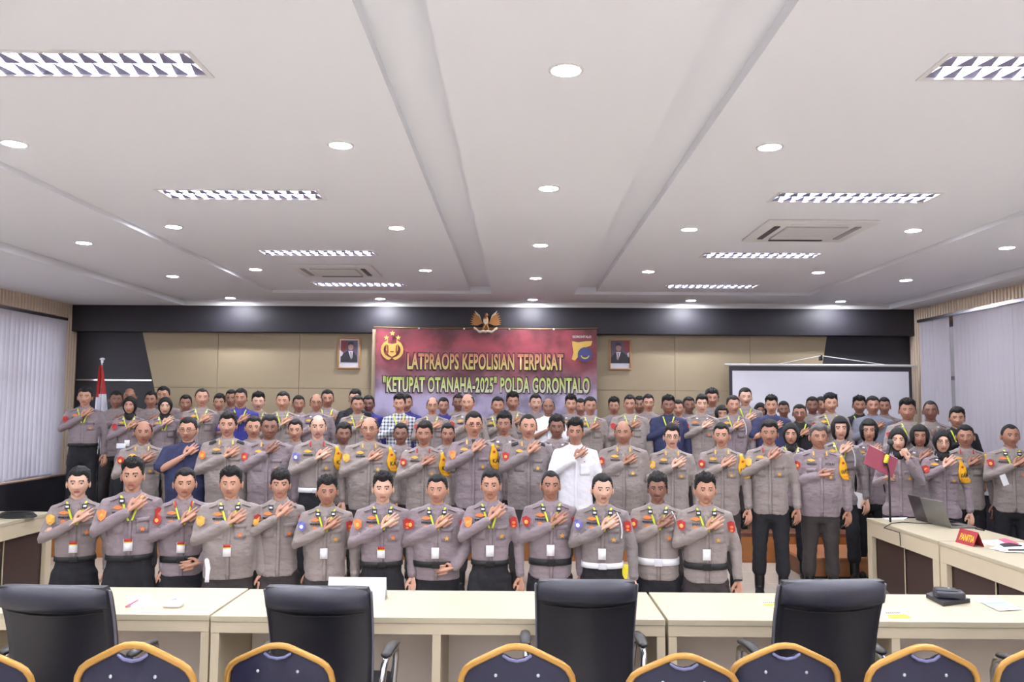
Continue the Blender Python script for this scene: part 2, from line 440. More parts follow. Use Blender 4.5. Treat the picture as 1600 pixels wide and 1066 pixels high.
# vertical blinds
slm = {}
def blind(xs, s, y0, y1, ang, label, zb, zt, pitch=.10, wd=.118, grp='vertical blinds at the windows', skips=()):
    b = empty('vertical_blind', (xs - s * .09, (y0 + y1) / 2, zb), 0, label, 'blinds', grp)
    L = y1 - y0
    MB().box(-.025, .025, -L / 2, L / 2, zt - zb, zt - zb + .04).build('headrail', M['alu'], b)
    h = zt - zb
    key = (round(h, 3), wd)
    if key not in slm:
        mb = MB(); n = 6; v = []; f = []
        for k in range(2):
            for i in range(n + 1):
                u = i / n - .5; bow = .008 * math.cos(PI * u) + .0012 * k
                v.append((bow, u * wd, 0)); v.append((bow, u * wd, h))
        for i in range(n):
            f.append((2 * i, 2 * i + 2, 2 * i + 3, 2 * i + 1)); q = 2 * (n + 1); f.append((q + 2 * i, q + 2 * i + 1, q + 2 * i + 3, q + 2 * i + 2))
        mb.add(v, f); mb.box(-.004, .008, -wd / 2 + .01, wd / 2 - .01, 0, .03)
        slm[key] = mb.mesh('slat', fixn=False); slm[key].materials.append(M['blind'])
    y = -L / 2 + pitch / 2; i = 0
    while y < L / 2:
        if not any(a < y + (y0 + y1) / 2 < c for a, c in skips):
            q = link('slat', slm[key], None, b, (0, y, 0)); q.rotation_euler = (0, 0, ang + random.uniform(-.12, .12))
        y += pitch; i += 1
blind(XL, -1, 1.0, 4.25, -.45, 'white vertical blind on the left wall, nearest one to the chairs', .82, 2.98)
blind(XL, -1, 4.5, 7.95, -.45, 'white vertical blind on the left wall beside the side desk', .82, 2.98)
blind(XL, -1, 8.2, 11.72, -.38, 'pinkish white vertical blind with daylight behind, next to the red and white flag', .82, 2.98)
blind(XR, 1, 1.0, 4.25, .12, 'white vertical blind on the right wall, nearest one to the chairs', .78, 3.02)
blind(XR, 1, 4.5, 7.95, .12, 'white vertical blind on the right wall beside the laptop desk', .78, 3.02)
blind(XR, 1, 8.2, 11.72, .10, 'closed white vertical blind with a dark gap, right of the projection screen', .78, 3.02, skips=((10.76, 10.86),), wd=.0985)

# stage and step
MB().box(-6.0, 5.6, 9.95, 11.93, .30, .34).build('top', M['stage_carpet'], None)
top = bpy.data.objects['top']
st = empty('stage', (0, 9.95, 0), 0, 'low orange wooden stage that the two rear rows stand on', 'stage')
top.parent = st; top.location = (0, -9.95, 0)
x = -6.0
while x < 5.5:
    MB().bbox(x + .003, min(x + 1.157, 5.6), 0, .03, 0, .30, b=.003, smooth=False).build('panel', M['stage_wood'], st); x += 1.16
MB().box(-6.0, 5.6, .03, 1.98, 0, .299).build('body', M['stage_carpet'], st)
stp = empty('stage_step', (4.25, 9.08, 0), 0, 'reddish wooden step in front of the stage behind the officers on the right', 'step')
MB().bbox(-1.2, 1.3, -.02, .85, .19, .22, b=.004, smooth=False).build('tread', M['step_wood'], stp)
MB().bbox(-1.17, 1.27, 0, .03, .015, .19, b=.003, smooth=False).build('riser', M['step_wood'], stp)
MB().box(-1.16, 1.26, .03, .84, 0, .19).build('body', M['stage_carpet'], stp)
MB().box(-1.18, 1.28, -.01, .0, 0, .02).build('base_strip', M['black_plastic'], stp)

# ------------------------------------------------------------------ ceiling lamps
def downlight(x, y, z, label, grp):
    global DL
    if DL is None:
        e = empty('downlight', (x, y, z), 0)
        ring = MB(); n = 28; v = []; f = []
        prof = [(.062, 0), (.064, -.006), (.078, -.005), (.080, 0)]
        for j in range(n):
            a = 2 * PI * j / n
            for r_, zz in prof: v.append((r_ * math.cos(a), r_ * math.sin(a), zz))
        for j in range(n):
            for k in range(3): f.append((j * 4 + k, ((j + 1) % n) * 4 + k, ((j + 1) % n) * 4 + k + 1, j * 4 + k + 1))
        ring.add(v, f); ring.build('ring', M['white'], e)
        MB().disc((0, 0, -.002), .062, 20, .002, 'z').build('diffuser', M['glass_lamp'], e)
        DL = e
    else:
        e = copy_tree(DL); e.location = (x, y, z)
    tag(e, label, 'ceiling light', grp); return e
DL = None
ORD = ['first', 'second', 'third', 'fourth', 'fifth', 'sixth', 'seventh', 'eighth', 'ninth', 'tenth']
ys_p = [-6.5, -4.22, -1.96, .3, 2.56, 4.84, 7.15, 9.43]
ys_r = [-6.7, -4.6, -2.55, -.5, 1.55, 3.62, 5.65, 7.70, 9.72, 11.7]
def rowlbl(k, ys, s):
    v = len(ys) - 1 - k
    return '%s round white downlight from the far wall, %s' % (ORD[v], s)
for X, s in ((-3.01, 'left of the left louvre lamps'), (-1.06, 'right of the left louvre lamps'), (1.49, 'left of the right louvre lamps'), (3.43, 'right of the right louvre lamps')):
    for k, y in enumerate(ys_p): downlight(X, y, Z1, rowlbl(k, ys_p, s), 'round downlights')
for X, s in ((-4.08, 'outermost row by left windows'), (.21, 'central ceiling strip'), (4.56, 'outermost row by right windows')):
    for k, y in enumerate(ys_r): downlight(X, y, Z0, rowlbl(k, ys_r, s), 'round downlights')
downlight(-1.95, 11.71, Z0, 'round white downlight close to the black fascia above the left portrait', 'round downlights')
downlight(2.45, 11.71, Z0, 'round white downlight close to the black fascia right of the eagle emblem', 'round downlights')
def louvre(x0, x1, y0, y1, label):
    global LV
    if LV is None:
        e = empty('louvre_lamp', ((x0 + x1) / 2, (y0 + y1) / 2, Z1)); w2, d2 = (x1 - x0) / 2, (y1 - y0) / 2
        fr = MB(); t = .014
        for a in ((-w2 - .01, w2 + .01, -d2 - .01, -d2 + t), (-w2 - .01, w2 + .01, d2 - t, d2 + .01), (-w2 - .01, -w2 + t, -d2, d2), (w2 - t, w2 + .01, -d2, d2)):
            fr.box(a[0], a[1], a[2], a[3], -.006, .004)
        fr.build('frame', M['white'], e)
        hs = MB(); H = .10
        for a in ((-w2, w2, -d2, -d2 + .003), (-w2, w2, d2 - .003, d2), (-w2, -w2 + .003, -d2, d2), (w2 - .003, w2, -d2, d2)): hs.box(a[0], a[1], a[2], a[3], .0, H)
        hs.box(-w2, w2, -d2, d2, H, H + .004)
        hs.build('housing', M['white'], e)
        for yy in (-.065, .065):
            MB().tube([(-w2 + .05, yy, .066), (w2 - .05, yy, .066)], .013, 8).build('tube', M['tube'], e)
        dv = MB()
        for yy in (-d2 + .012, 0, d2 - .012):
            v = [(-w2 + .01, yy - .012, .045), (-w2 + .01, yy + .012, .045), (-w2 + .01, yy, .002)]
            v += [(w2 - .01, a[1], a[2]) for a in v]
            dv.add(v, [(0, 1, 2), (5, 4, 3), (0, 3, 4, 1), (1, 4, 5, 2), (2, 5, 3, 0)], 0, False)
        dv.build('divider', M['louvre'], e)
        nb = 13
        for k in range(nb):
            xx = -w2 + (k + .5) * 2 * w2 / nb
            bl = MB()
            for ya, yb in ((-d2, -.004), (.004, d2)):
                v = [(xx - .004, ya, .003), (xx + .004, ya, .003), (xx + .034, yb, .003), (xx - .034, yb, .003), (xx - .002, ya, .045), (xx + .002, ya, .045), (xx + .003, yb, .045), (xx - .003, yb, .045)]
                bl.add(v, [(3, 2, 1, 0), (4, 5, 6, 7), (0, 1, 5, 4), (1, 2, 6, 5), (2, 3, 7, 6), (3, 0, 4, 7)], 0, False)
            bl.build('blade', M['louvre'], e)
        LV = e
    else:
        e = copy_tree(LV); e.location = ((x0 + x1) / 2, (y0 + y1) / 2, Z1)
    tag(e, label, 'ceiling light', 'long louvre lamps'); return e
LV = None
for k, (a, b) in enumerate(FXY):
    louvre(-2.62, -1.45, a, b, '%s long louvred fluorescent lamp from the far wall, left ceiling panel' % ORD[7 - k])
    louvre(1.87, 3.05, a, b, '%s long louvred fluorescent lamp from the far wall, right ceiling panel' % ORD[7 - k])
def cassette(cx, cy, wx, wy, label, open_side):
    e = empty('air_conditioner', (cx, cy, Z1), 0, label, 'air conditioner')
    a, b = wx / 2, wy / 2
    MB().bbox(-a, a, -b, b, -.022, 0, b=.008).build('panel', M['white'], e)
    MB().bbox(-a + .2, a - .2, -b + .17, b - .17, -.032, -.02, b=.004).build('intake_grille', mat('grille_grey', (.74, .73, .74), .7), e)
    gr = MB()
    for k in range(14):
        yy = -b + .19 + k * (2 * b - .38) / 13; gr.box(-a + .21, a - .21, yy - .004, yy + .004, -.036, -.031)
    gr.build('grille_ribs', M['white'], e)
    slot = mat('vent_slot_grey', (.30, .29, .31), .6)
    for s_ in (-1, 1):
        MB().bbox(-a + .22, a - .22, s_ * (b - .10) - .02, s_ * (b - .10) + .02, -.030, -.02, b=.003).build('vent', slot if s_ > 0 else M['white'], e)
        MB().bbox(s_ * (a - .12) - .025, s_ * (a - .12) + .025, -b + .16, b - .16, -.030, -.02, b=.003).build('vent', slot if s_ == open_side else mat('vent_flap_grey', (.62, .6, .62), .6), e)
cassette(2.52, 7.17, .92, .84, 'white square cassette air conditioner in the right ceiling panel', -1)
cassette(-2.08, 9.46, .92, .80, 'white square cassette air conditioner in the left ceiling panel', 1)
# ------------------------------------------------------------------ things on the back wall
def ramp_mat(name, stops, axis='Z', noise_amt=0.0, scale=2.0, rough=.6, lo=0.0, hi=1.0):
    m = bpy.data.materials.new(name); m.use_nodes = True; nt = m.node_tree; b = nt.nodes['Principled BSDF']; b.inputs['Roughness'].default_value = rough
    tc = nt.nodes.new('ShaderNodeTexCoord'); sp = nt.nodes.new('ShaderNodeSeparateXYZ'); nt.links.new(tc.outputs['Object'], sp.inputs[0])
    mr = nt.nodes.new('ShaderNodeMapRange'); mr.inputs[1].default_value = lo; mr.inputs[2].default_value = hi
    nt.links.new(sp.outputs[axis], mr.inputs[0]); last = mr.outputs[0]
    if noise_amt:
        nz = nt.nodes.new('ShaderNodeTexNoise'); nz.inputs['Scale'].default_value = scale; nz.inputs['Detail'].default_value = 5; nt.links.new(tc.outputs['Object'], nz.inputs['Vector'])
        s1 = nt.nodes.new('ShaderNodeMath'); s1.operation = 'SUBTRACT'; s1.inputs[1].default_value = .5; nt.links.new(nz.outputs['Fac'], s1.inputs[0])
        s2 = nt.nodes.new('ShaderNodeMath'); s2.operation = 'MULTIPLY_ADD'; s2.inputs[1].default_value = noise_amt; nt.links.new(s1.outputs[0], s2.inputs[0]); nt.links.new(last, s2.inputs[2]); last = s2.outputs[0]
    cr = nt.nodes.new('ShaderNodeValToRGB'); el = cr.color_ramp.elements
    el[0].position = stops[0][0]; el[0].color = (*lin(stops[0][1]), 1); el[1].position = stops[-1][0]; el[1].color = (*lin(stops[-1][1]), 1)
    for p, c in stops[1:-1]: q = el.new(p); q.color = (*lin(c), 1)
    nt.links.new(last, cr.inputs[0]); nt.links.new(cr.outputs[0], b.inputs['Base Color']); return m
BY = 11.93
bw_, bh_ = 3.18, 2.05
ban = empty('banner', (-.45, BY, 2.92 - bh_), 0, 'large red and lavender printed banner with two lines of lettering on the back wall', 'banner')
mb = MB(); nx, nz = 48, 24; v = []; f = []
for j in range(nz + 1):
    for i in range(nx + 1):
        x = (i / nx - .5) * bw_; z = j / nz * bh_
        v.append((x, .006 * math.sin(x * 7 + z * 2) + .004 * math.sin(z * 9 - x * 3), z - (.010 * (1 - math.cos(i / nx * 8 * PI)) * .5 if j == nz else 0)))
for j in range(nz):
    for i in range(nx): a = j * (nx + 1) + i; f.append((a, a + 1, a + nx + 2, a + nx + 1))
k = len(v); v += [(p[0], p[1] + .002, p[2]) for p in v]; f += [tuple(k + q for q in reversed(t)) for t in f]
mb.add(v, f)
bm_ = ramp_mat('banner_print', [(0, (.68, .65, .78)), (.50, (.72, .68, .80)), (.62, (.62, .45, .52)), (.74, (.55, .30, .34)), (.86, (.64, .28, .33)), (.95, (.52, .24, .28)), (1, (.46, .24, .28))], 'Z', .5, 1.6, .5, 0, bh_)
nt = bm_.node_tree; b_ = nt.nodes['Principled BSDF']; src = b_.inputs['Base Color'].links[0].from_socket
nz2 = nt.nodes.new('ShaderNodeTexNoise'); nz2.inputs['Scale'].default_value = 2.6; nz2.inputs['Detail'].default_value = 6; tc = nt.nodes.new('ShaderNodeTexCoord')
mp = nt.nodes.new('ShaderNodeMapping'); mp.inputs['Location'].default_value = (3.1, 0, .4); nt.links.new(tc.outputs['Object'], mp.inputs[0]); nt.links.new(mp.outputs[0], nz2.inputs['Vector'])
cr = nt.nodes.new('ShaderNodeValToRGB'); cr.color_ramp.elements[0].position = .38; cr.color_ramp.elements[0].color = (.10, .05, .06, 1); cr.color_ramp.elements[1].position = .56; cr.color_ramp.elements[1].color = (1, 1, 1, 1)
nt.links.new(nz2.outputs['Fac'], cr.inputs[0])
mu = nt.nodes.new('ShaderNodeMix'); mu.data_type = 'RGBA'; mu.blend_type = 'MULTIPLY'; mu.inputs['Factor'].default_value = .55
nt.links.new(src, mu.inputs['A']); nt.links.new(cr.outputs[0], mu.inputs['B']); nt.links.new(mu.outputs['Result'], b_.inputs['Base Color'])
mb.build('sheet', bm_, ban)
def btext(s, x0, x1, z0, z1, stops, nm='lettering'):
    w_, h_ = x1 - x0, z1 - z0
    dark = mat('letter_outline', (.28, .21, .24), .7)
    gm_ = ramp_mat('letter_print_' + s[:4].strip('"').lower(), stops, 'Z', 0, 1, .6, -h_ / 2, h_ / 2)
    for off, dy, mm, n_, gw in ((.085, -.016, dark, 'letter_outline', .035), (.030, -.021, gm_, nm, 0)):
        me = text_mesh(s, 1, off, 0, w_ + gw, h_ + gw, 1.06)
        link(n_, me, mm, ban, ((x0 + x1) / 2 + .45, dy, (z0 + z1) / 2 - (2.92 - bh_)))
p1, p2 = at_y(637, 553, BY), at_y(880, 579, BY)
btext('LATPRAOPS KEPOLISIAN TERPUSAT', p1.x, p2.x, p2.z - .0, p1.z + .01, [(0, (.80, .76, .45)), (.5, (.80, .64, .42)), (1, (.77, .46, .36))])
p1, p2 = at_y(599, 588, BY), at_y(921, 615, BY)
btext('"KETUPAT OTANAHA-2025" POLDA GORONTALO', p1.x, p2.x, p2.z + .0, p1.z, [(0, (.80, .80, .74)), (.45, (.76, .80, .54)), (1, (.70, .78, .36))])
# left emblem: three stars over a shield held in a wreath
def star(cx, cz, r, n=5, ri=.42, rot=PI / 2):
    return [(cx + (r if k % 2 == 0 else r * ri) * math.cos(rot + PI * k / n), cz + (r if k % 2 == 0 else r * ri) * math.sin(rot + PI * k / n)) for k in range(2 * n)]
EMB = mat('emblem_gold_print', (.86, .72, .38), .6); EMR = mat('emblem_red_print', (.62, .22, .24), .6); EMB2 = mat('emblem_blue_print', (.28, .30, .50), .6)
pc = at_y(613, 547, BY); ex, ez = pc.x + .45, pc.z - (2.92 - bh_)
eb = MB()
eb.poly([(ex + a, ez + b) for a, b in ((-.075, .10), (0, .085), (.075, .10), (.085, .0), (.05, -.07), (0, -.10), (-.05, -.07), (-.085, 0))], -.022, -.020)
for s_ in (-1, 1):
    for k in range(7):
        a = -PI / 2 + s_ * (0.35 + k * .36); cx_, cz_ = ex + .14 * math.cos(a), ez - .0 + .13 * math.sin(a)
        l = .045; d = (math.cos(a + s_ * 1.1), math.sin(a + s_ * 1.1)); nn = (-d[1], d[0])
        eb.poly([(cx_ - d[0] * l, cz_ - d[1] * l), (cx_ + nn[0] * .024, cz_ + nn[1] * .024), (cx_ + d[0] * l, cz_ + d[1] * l), (cx_ - nn[0] * .024, cz_ - nn[1] * .024)], -.022, -.020)
for a, b in ((0, .24), (-.085, .175), (.085, .175)): eb.poly(star(ex + a, ez + b, .04), -.022, -.020)
eb.build('emblem', EMB, ban)
eb = MB()
for s_ in (-1, 1): eb.poly([(ex + s_ * .055, ez + .07), (ex + s_ * .072, ez + .07), (ex + s_ * .07, ez - .03), (ex + s_ * .05, ez - .05)], -.025, -.023)
eb.poly([(ex - .03, ez - .02), (ex + .03, ez - .02), (ex + .02, ez - .035), (ex - .02, ez - .035)], -.025, -.023)
eb.build('emblem_detail', EMR, ban)
# right emblem: hooked gold badge around a blue disc, small arched lettering above
pc = at_y(909, 551, BY); ex, ez = pc.x + .45, pc.z - (2.92 - bh_)
MB().poly([(ex + a, ez + b) for a, b in ((-.14, .16), (-.05, .145), (.05, .16), (.15, .165), (.13, .10), (.05, .07), (-.02, .05), (-.055, .0), (-.06, -.07), (-.10, -.12), (-.145, -.10), (-.12, 0), (-.135, .09))], -.022, -.020).build('emblem', EMB, ban)
MB().disc((ex + .045, -.022, ez - .03), .105, 24, .002).build('emblem_disc', EMB2, ban)
MB().poly([(ex + .045 + .06 * math.cos(a), ez - .045 + .05 * math.sin(a)) for a in [PI + k * PI / 10 for k in range(11)]] + [(ex + .045 + .05 * math.cos(a), ez - .04 + .035 * math.sin(a)) for a in [2 * PI - k * PI / 10 for k in range(11)]], -.027, -.025).build('emblem_detail', EMB, ban)
link('emblem_detail', text_mesh('GORONTALO', 1, .03, 0, .27, .035), mat('emblem_white_print', (.85, .82, .80), .6), ban, (ex + .0, -.024, ez + .225))
cord = MB().tube([(-1.62, .0, bh_ + .02), (-.8, .0, bh_ + .004), (0, 0, bh_ + .012), (.8, 0, bh_ + .004), (1.60, 0, bh_ + .02)], .005, 6)
cord.build('cord', M['gold_frame'], ban)
for xx in (-.97, -.32, .33, .97): MB().ell((xx, -.01, bh_ - .002), (.014, .008, .014)).build('eyelet', M['silver'], ban)

# eagle emblem in relief
eg = empty('eagle_emblem', (-.46, 11.985, 2.86), 0, 'gilded eagle emblem with spread wings above the red banner', 'emblem')
GW = mat('gilt_carving', (.66, .46, .25), .45, .35, var=.12, scale=20)
GB = mat('bronze_carving', (.62, .43, .24), .5, .3, var=.1, scale=20)
GL = mat('pale_carving', (.80, .74, .66), .6)
for s_ in (-1, 1):
    for k in range(7):
        t = k / 6; a = math.radians(96 - 80 * t); L = .30 - .09 * t
        x0, z0 = s_ * (.035 + .02 * (1 - t)), .165 - .02 * t
        tipx, tipz = s_ * (.04 + L * .80 * math.sin(math.radians(28 + 52 * t * .9)) / .9), z0 + L * math.cos(math.radians(28 + 72 * t)) * .62
        d = Vector((tipx - x0, 0, tipz - z0)).normalized(); n_ = Vector((-d.z, 0, d.x)) * .026
        pm = Vector(((x0 + tipx) / 2, 0, (z0 + tipz) / 2))
        MB().poly([(x0, z0), (pm.x + n_.x, pm.z + n_.z), (tipx, tipz), (pm.x - n_.x, pm.z - n_.z)], -.02 - .004 * k, -.004).build('wing_feather', GW if k else GL, eg)
bd = MB().ell((0, -.035, .165), (.042, .035, .085)).ell((.008, -.045, .262), (.024, .024, .028)); bd.tube([(.02, -.05, .262), (.045, -.055, .252)], [.01, .003], 6)
bd.build('body', GB, eg)
MB().poly([(-.032, .20), (.032, .20), (.032, .15), (0, .115), (-.032, .15)], -.085, -.065).build('shield', GL, eg)
for k in range(5):
    a = math.radians(-36 + 18 * k); MB().poly([(0, .12), (.10 * math.sin(a) - .014, .12 - .09 * math.cos(a)), (.10 * math.sin(a) + .014, .12 - .09 * math.cos(a))], -.03, -.008).build('tail_feather', GB, eg)
for s_ in (-1, 1): MB().tube([(s_ * .02, -.05, .10), (s_ * .04, -.06, .055)], [.018, .012], 8).build('leg', GB, eg)
rb = MB(); n = 16; v = []; f = []
for i in range(n + 1):
    u = i / n * 2 - 1; x = u * .17; z = .045 - .05 * (1 - u * u) + .012 * math.sin(abs(u) * 9)
    for dz in (0, .035):
        v.append((x, -.07 - .02 * (1 - u * u), z + dz)); v.append((x, -.06 - .02 * (1 - u * u), z + dz))
for i in range(n):
    a = i * 4; f += [(a, a + 4, a + 6, a + 2), (a + 1, a + 3, a + 7, a + 5), (a + 2, a + 6, a + 7, a + 3), (a, a + 1, a + 5, a + 4)]
rb.add(v, f).build('ribbon', GL, eg)
def portrait(x0, x1, z0, z1, label, lite, mirror):
    e = empty('framed_portrait', ((x0 + x1) / 2, YB - .035, z0), 0, label, 'picture', 'framed portraits on the back wall')
    w2, h = (x1 - x0) / 2, z1 - z0; t = .022
    fr = MB(); fm = mat('gilt_frame', (.70, .52, .32), .5)
    for a in ((-w2, w2, 0, t), (-w2, w2, h - t, h), (-w2, -w2 + t, t, h - t), (w2 - t, w2, t, h - t)): fr.bbox(a[0], a[1], -.035, 0, a[2], a[3], b=.005)
    fr.build('frame', fm, e)
    MB().box(-w2 + t, w2 - t, -.012, 0, t, h - t).build('mount', mat('mount_white', (.84, .83, .88), .6), e)
    q = .02 if lite else .002; b0 = t + .075
    pr = MB(); sx = -1 if mirror else 1; L, Rr, T = -w2 + t + q, w2 - t - q, h - t - q
    def P(pts, mi, k): pr.poly([(sx * a, b) for a, b in pts], -.0125 - .0015 * k, -.012, mi)
    P([(L, b0), (Rr, b0), (Rr, T), (L, T)], 0, 1)
    P([(L, T), (L + .10, T), (L + .07, b0 + .17), (L, b0 + .14)], 1, 2)
    P([(L, b0 + .17), (L + .035, b0 + .14), (L + .02, b0 + .09), (L, b0 + .09)], 2, 3)
    P([(L, b0), (Rr, b0), (Rr - .005, b0 + .08), (.07, b0 + .155), (.02, b0 + .17), (-.03, b0 + .165), (-.08, b0 + .13), (L, b0 + .07)], 3, 4)
    P([(-.012, b0 + .165), (.055, b0 + .165), (.045, b0 + .06), (.03, b0 + .04)], 2, 5)
    P([(.018, b0 + .15), (.034, b0 + .15), (.04, b0 + .05), (.028, b0 + .045)], 1, 6)
    P([(.022 + .038 * math.cos(a), b0 + .225 + .05 * math.sin(a)) for a in [2 * PI * k / 14 for k in range(14)]], 4, 7)
    P([(-.018, b0 + .25), (-.012, b0 + .295), (.055, b0 + .30), (.062, b0 + .25), (.022, b0 + .262)], 3, 8)
    pr.build('photograph', [mat('photo_backdrop', (.36, .30, .38), .5), mat('photo_red', (.50, .20, .24), .5), mat('photo_white', (.82, .82, .88), .5), mat('photo_suit', (.15, .15, .18), .5), mat('photo_face', (.66, .52, .48), .5)], e)
portrait(-2.63, -2.30, 2.34, 2.80, 'framed portrait of a man in cap and dark suit, left of the banner', True, False)
portrait(1.34, 1.66, 2.35, 2.80, 'framed portrait of a man in black suit and tie, right of the banner', False, True)

# projection screen
sc0, sc1 = at_y(1139, 570, 11.85), at_y(1424, 571, 11.85)
X0, X1, ZT = sc0.x, sc1.x, sc0.z; W2 = (X1 - X0) / 2
s = empty('projection_screen', ((X0 + X1) / 2, 11.85, ZT), 0, 'white projection screen with black border hanging in front of the right wall panel', 'projection screen')
MB().box(-W2, W2, -.002, .002, -1.95, -.02).build('border', mat('screen_border', (.22, .21, .25), .6), s)
MB().box(-W2 + .045, W2 - .045, -.006, -.003, -1.88, -.085).build('screen_surface', mat('matte_screen', (.90, .90, .94), .7, var=.008), s)
MB().tube([(-W2 - .05, 0, 0), (W2 + .07, 0, 0)], .018, 10).build('top_bar', M['white'], s)
MB().tube([(-W2, 0, -1.97), (W2, 0, -1.97)], .02, 10).build('bottom_bar', M['black_plastic'], s)
hp = at_y(1283, 556, 11.9); hx = hp.x - (X0 + X1) / 2; hz = hp.z - ZT
MB().tube([(-W2 * .45, 0, .015), (hx, .05, hz), (W2 * .7, 0, .015)], .006, 6).build('cord', M['white'], s)
MB().bbox(hx - .012, hx + .012, .02, .12, hz - .07, hz + .01, b=.003).build('hook', M['black_plastic'], s)
# flag on a pole
fp = at_y(160, 559, 11.35)
fl = empty('flag_on_pole', (fp.x, 11.35, .34), 0, 'red and white flag hanging from a pole with pale finial, left end of stage', 'flag')
fh = fp.z - .34
MB().tube([(0, 0, 0), (0, 0, fh - .03)], .013, 10).build('pole', M['chrome'], fl)
MB().tube([(0, 0, 0), (0, 0, .04)], [.16, .10], 20).build('base', M['black_plastic'], fl)
MB().ell((0, 0, fh - .02), (.035, .025, .02)).ell((0, 0, fh - .05), (.018, .018, .03)).build('finial', M['silver'], fl)
mb = MB(); v = []; f = []; nr, nc = 26, 30
for j in range(nr + 1):
    t = j / nr; z = fh - .10 - t * 1.15
    for i in range(nc + 1):
        u = i / nc; wid = .03 + .24 * t ** .8
        x = -.01 + (u - .35) * wid * 1.0; yy = -.03 + .035 * math.sin(u * 14 + t * 2) * (.4 + t)
        v.append((x, yy, z))
for j in range(nr):
    for i in range(nc): a = j * (nc + 1) + i; f.append((a, a + 1, a + nc + 2, a + nc + 1))
mb.add(v, f); mb.m = [0 if i < nr * nc * .36 else 1 for i in range(nr * nc)]
me = mb.mesh('cloth'); o_ = link('cloth', me, [M['red'], mat('flag_white', (.88, .88, .93), .7)], fl)
sm_ = o_.modifiers.new('s', 'SOLIDIFY'); sm_.thickness = .003

# ------------------------------------------------------------------ tables
def desk(label, loc, L, D, rz, inner, group, fh_=.13):
    # local: length along x, user side at -y (open, grey back), outer face at +y (deep apron and brown panel)
    e = empty('desk', loc, rz, label, 'table', group)
    H = .75; a = L / 2 - .002
    MB().bbox(-a, a, -D / 2, D / 2, H - .03, H, b=.003, smooth=False).build('top', M['desk'], e)
    MB().bbox(-a + .001, a - .001, -D / 2 + .004, -D / 2 + .03, H - .085, H - .03, b=.002, smooth=False).build('front_rail', M['desk_edge'], e)
    for x in (-a, -.028, a - .045):
        MB().bbox(x + .002, x + .045, -D / 2 + .006, D / 2 - .05, 0, H - .085 if x < a else 0, b=.002, smooth=False).build('leg', M['desk_edge'], e)
        if x != -.028:
            MB().bbox(x + .002, x + .045, -D / 2 + .03, D / 2 - .05, H - .085, H - .03, b=.002, smooth=False).build('leg_block', M['desk_edge'], e)
    MB().box(-a + .05, a - .05, D / 2 - .09, D / 2 - .075, .06, H - .031).build('modesty_panel', M['desk_grey'], e)
    MB().bbox(-a + .001, a - .001, D / 2 - .045, D / 2 - .004, H - .03 - fh_, H - .03, b=.002, smooth=False).build('apron', M['desk_edge'], e)
    for x0, x1 in ((-a + .001, -a + .10), (a - .10, a - .001)):
        MB().bbox(x0, x1, D / 2 - .045, D / 2 - .004, 0, H - .03 - fh_, b=.002, smooth=False).build('stile', M['desk_edge'], e)
    MB().box(-a + .10, a - .10, D / 2 - .07, D / 2 - .05, .02, H - .03 - fh_).build('front_panel', M['desk_dark'], e)
    MB().box(-.004, .004, D / 2 - .05, D / 2 - .042, .02, H - .16).build('strip', M['desk_edge'], e)
    return e
TBY = 4.60
desk('pale maple desk in the long front line, bearing a white sheet and pink pen', (-2.705, TBY + .02, 0), 2.30, .62, 0, 0, 'front desks')
desk('pale maple desk in the long front line, bearing the blank folded name card', (-.395, TBY, 0), 2.30, .62, 0, 0, 'front desks')
desk('pale maple desk in the long front line, bearing yellow leaflets and black book', (1.915, TBY, 0), 2.30, .62, 0, 0, 'front desks')
desk('pale maple desk at the right end of the front line, mostly out of view', (4.225, TBY, 0), 2.30, .62, 0, 0, 'front desks')
# side desks, outer face towards the middle of the room
desk('pale side desk with two open laptops and brown front panel', (3.41 + .37, 7.55, 0), 1.38, .74, PI / 2, 0, 'side desks')
desk('pale side desk with the red name sign and scattered papers', (3.41 + .37, 6.13, 0), 1.42, .74, PI / 2, 0, 'side desks')
desk('pale side desk at the left with black cable coil', (-4.55 - .37, 7.55, 0), 1.42, .74, -PI / 2, 0, 'side desks')
desk('pale side desk on the left, mostly outside the frame', (-4.55 - .37, 6.11, 0), 1.42, .74, -PI / 2, 0, 'side desks')

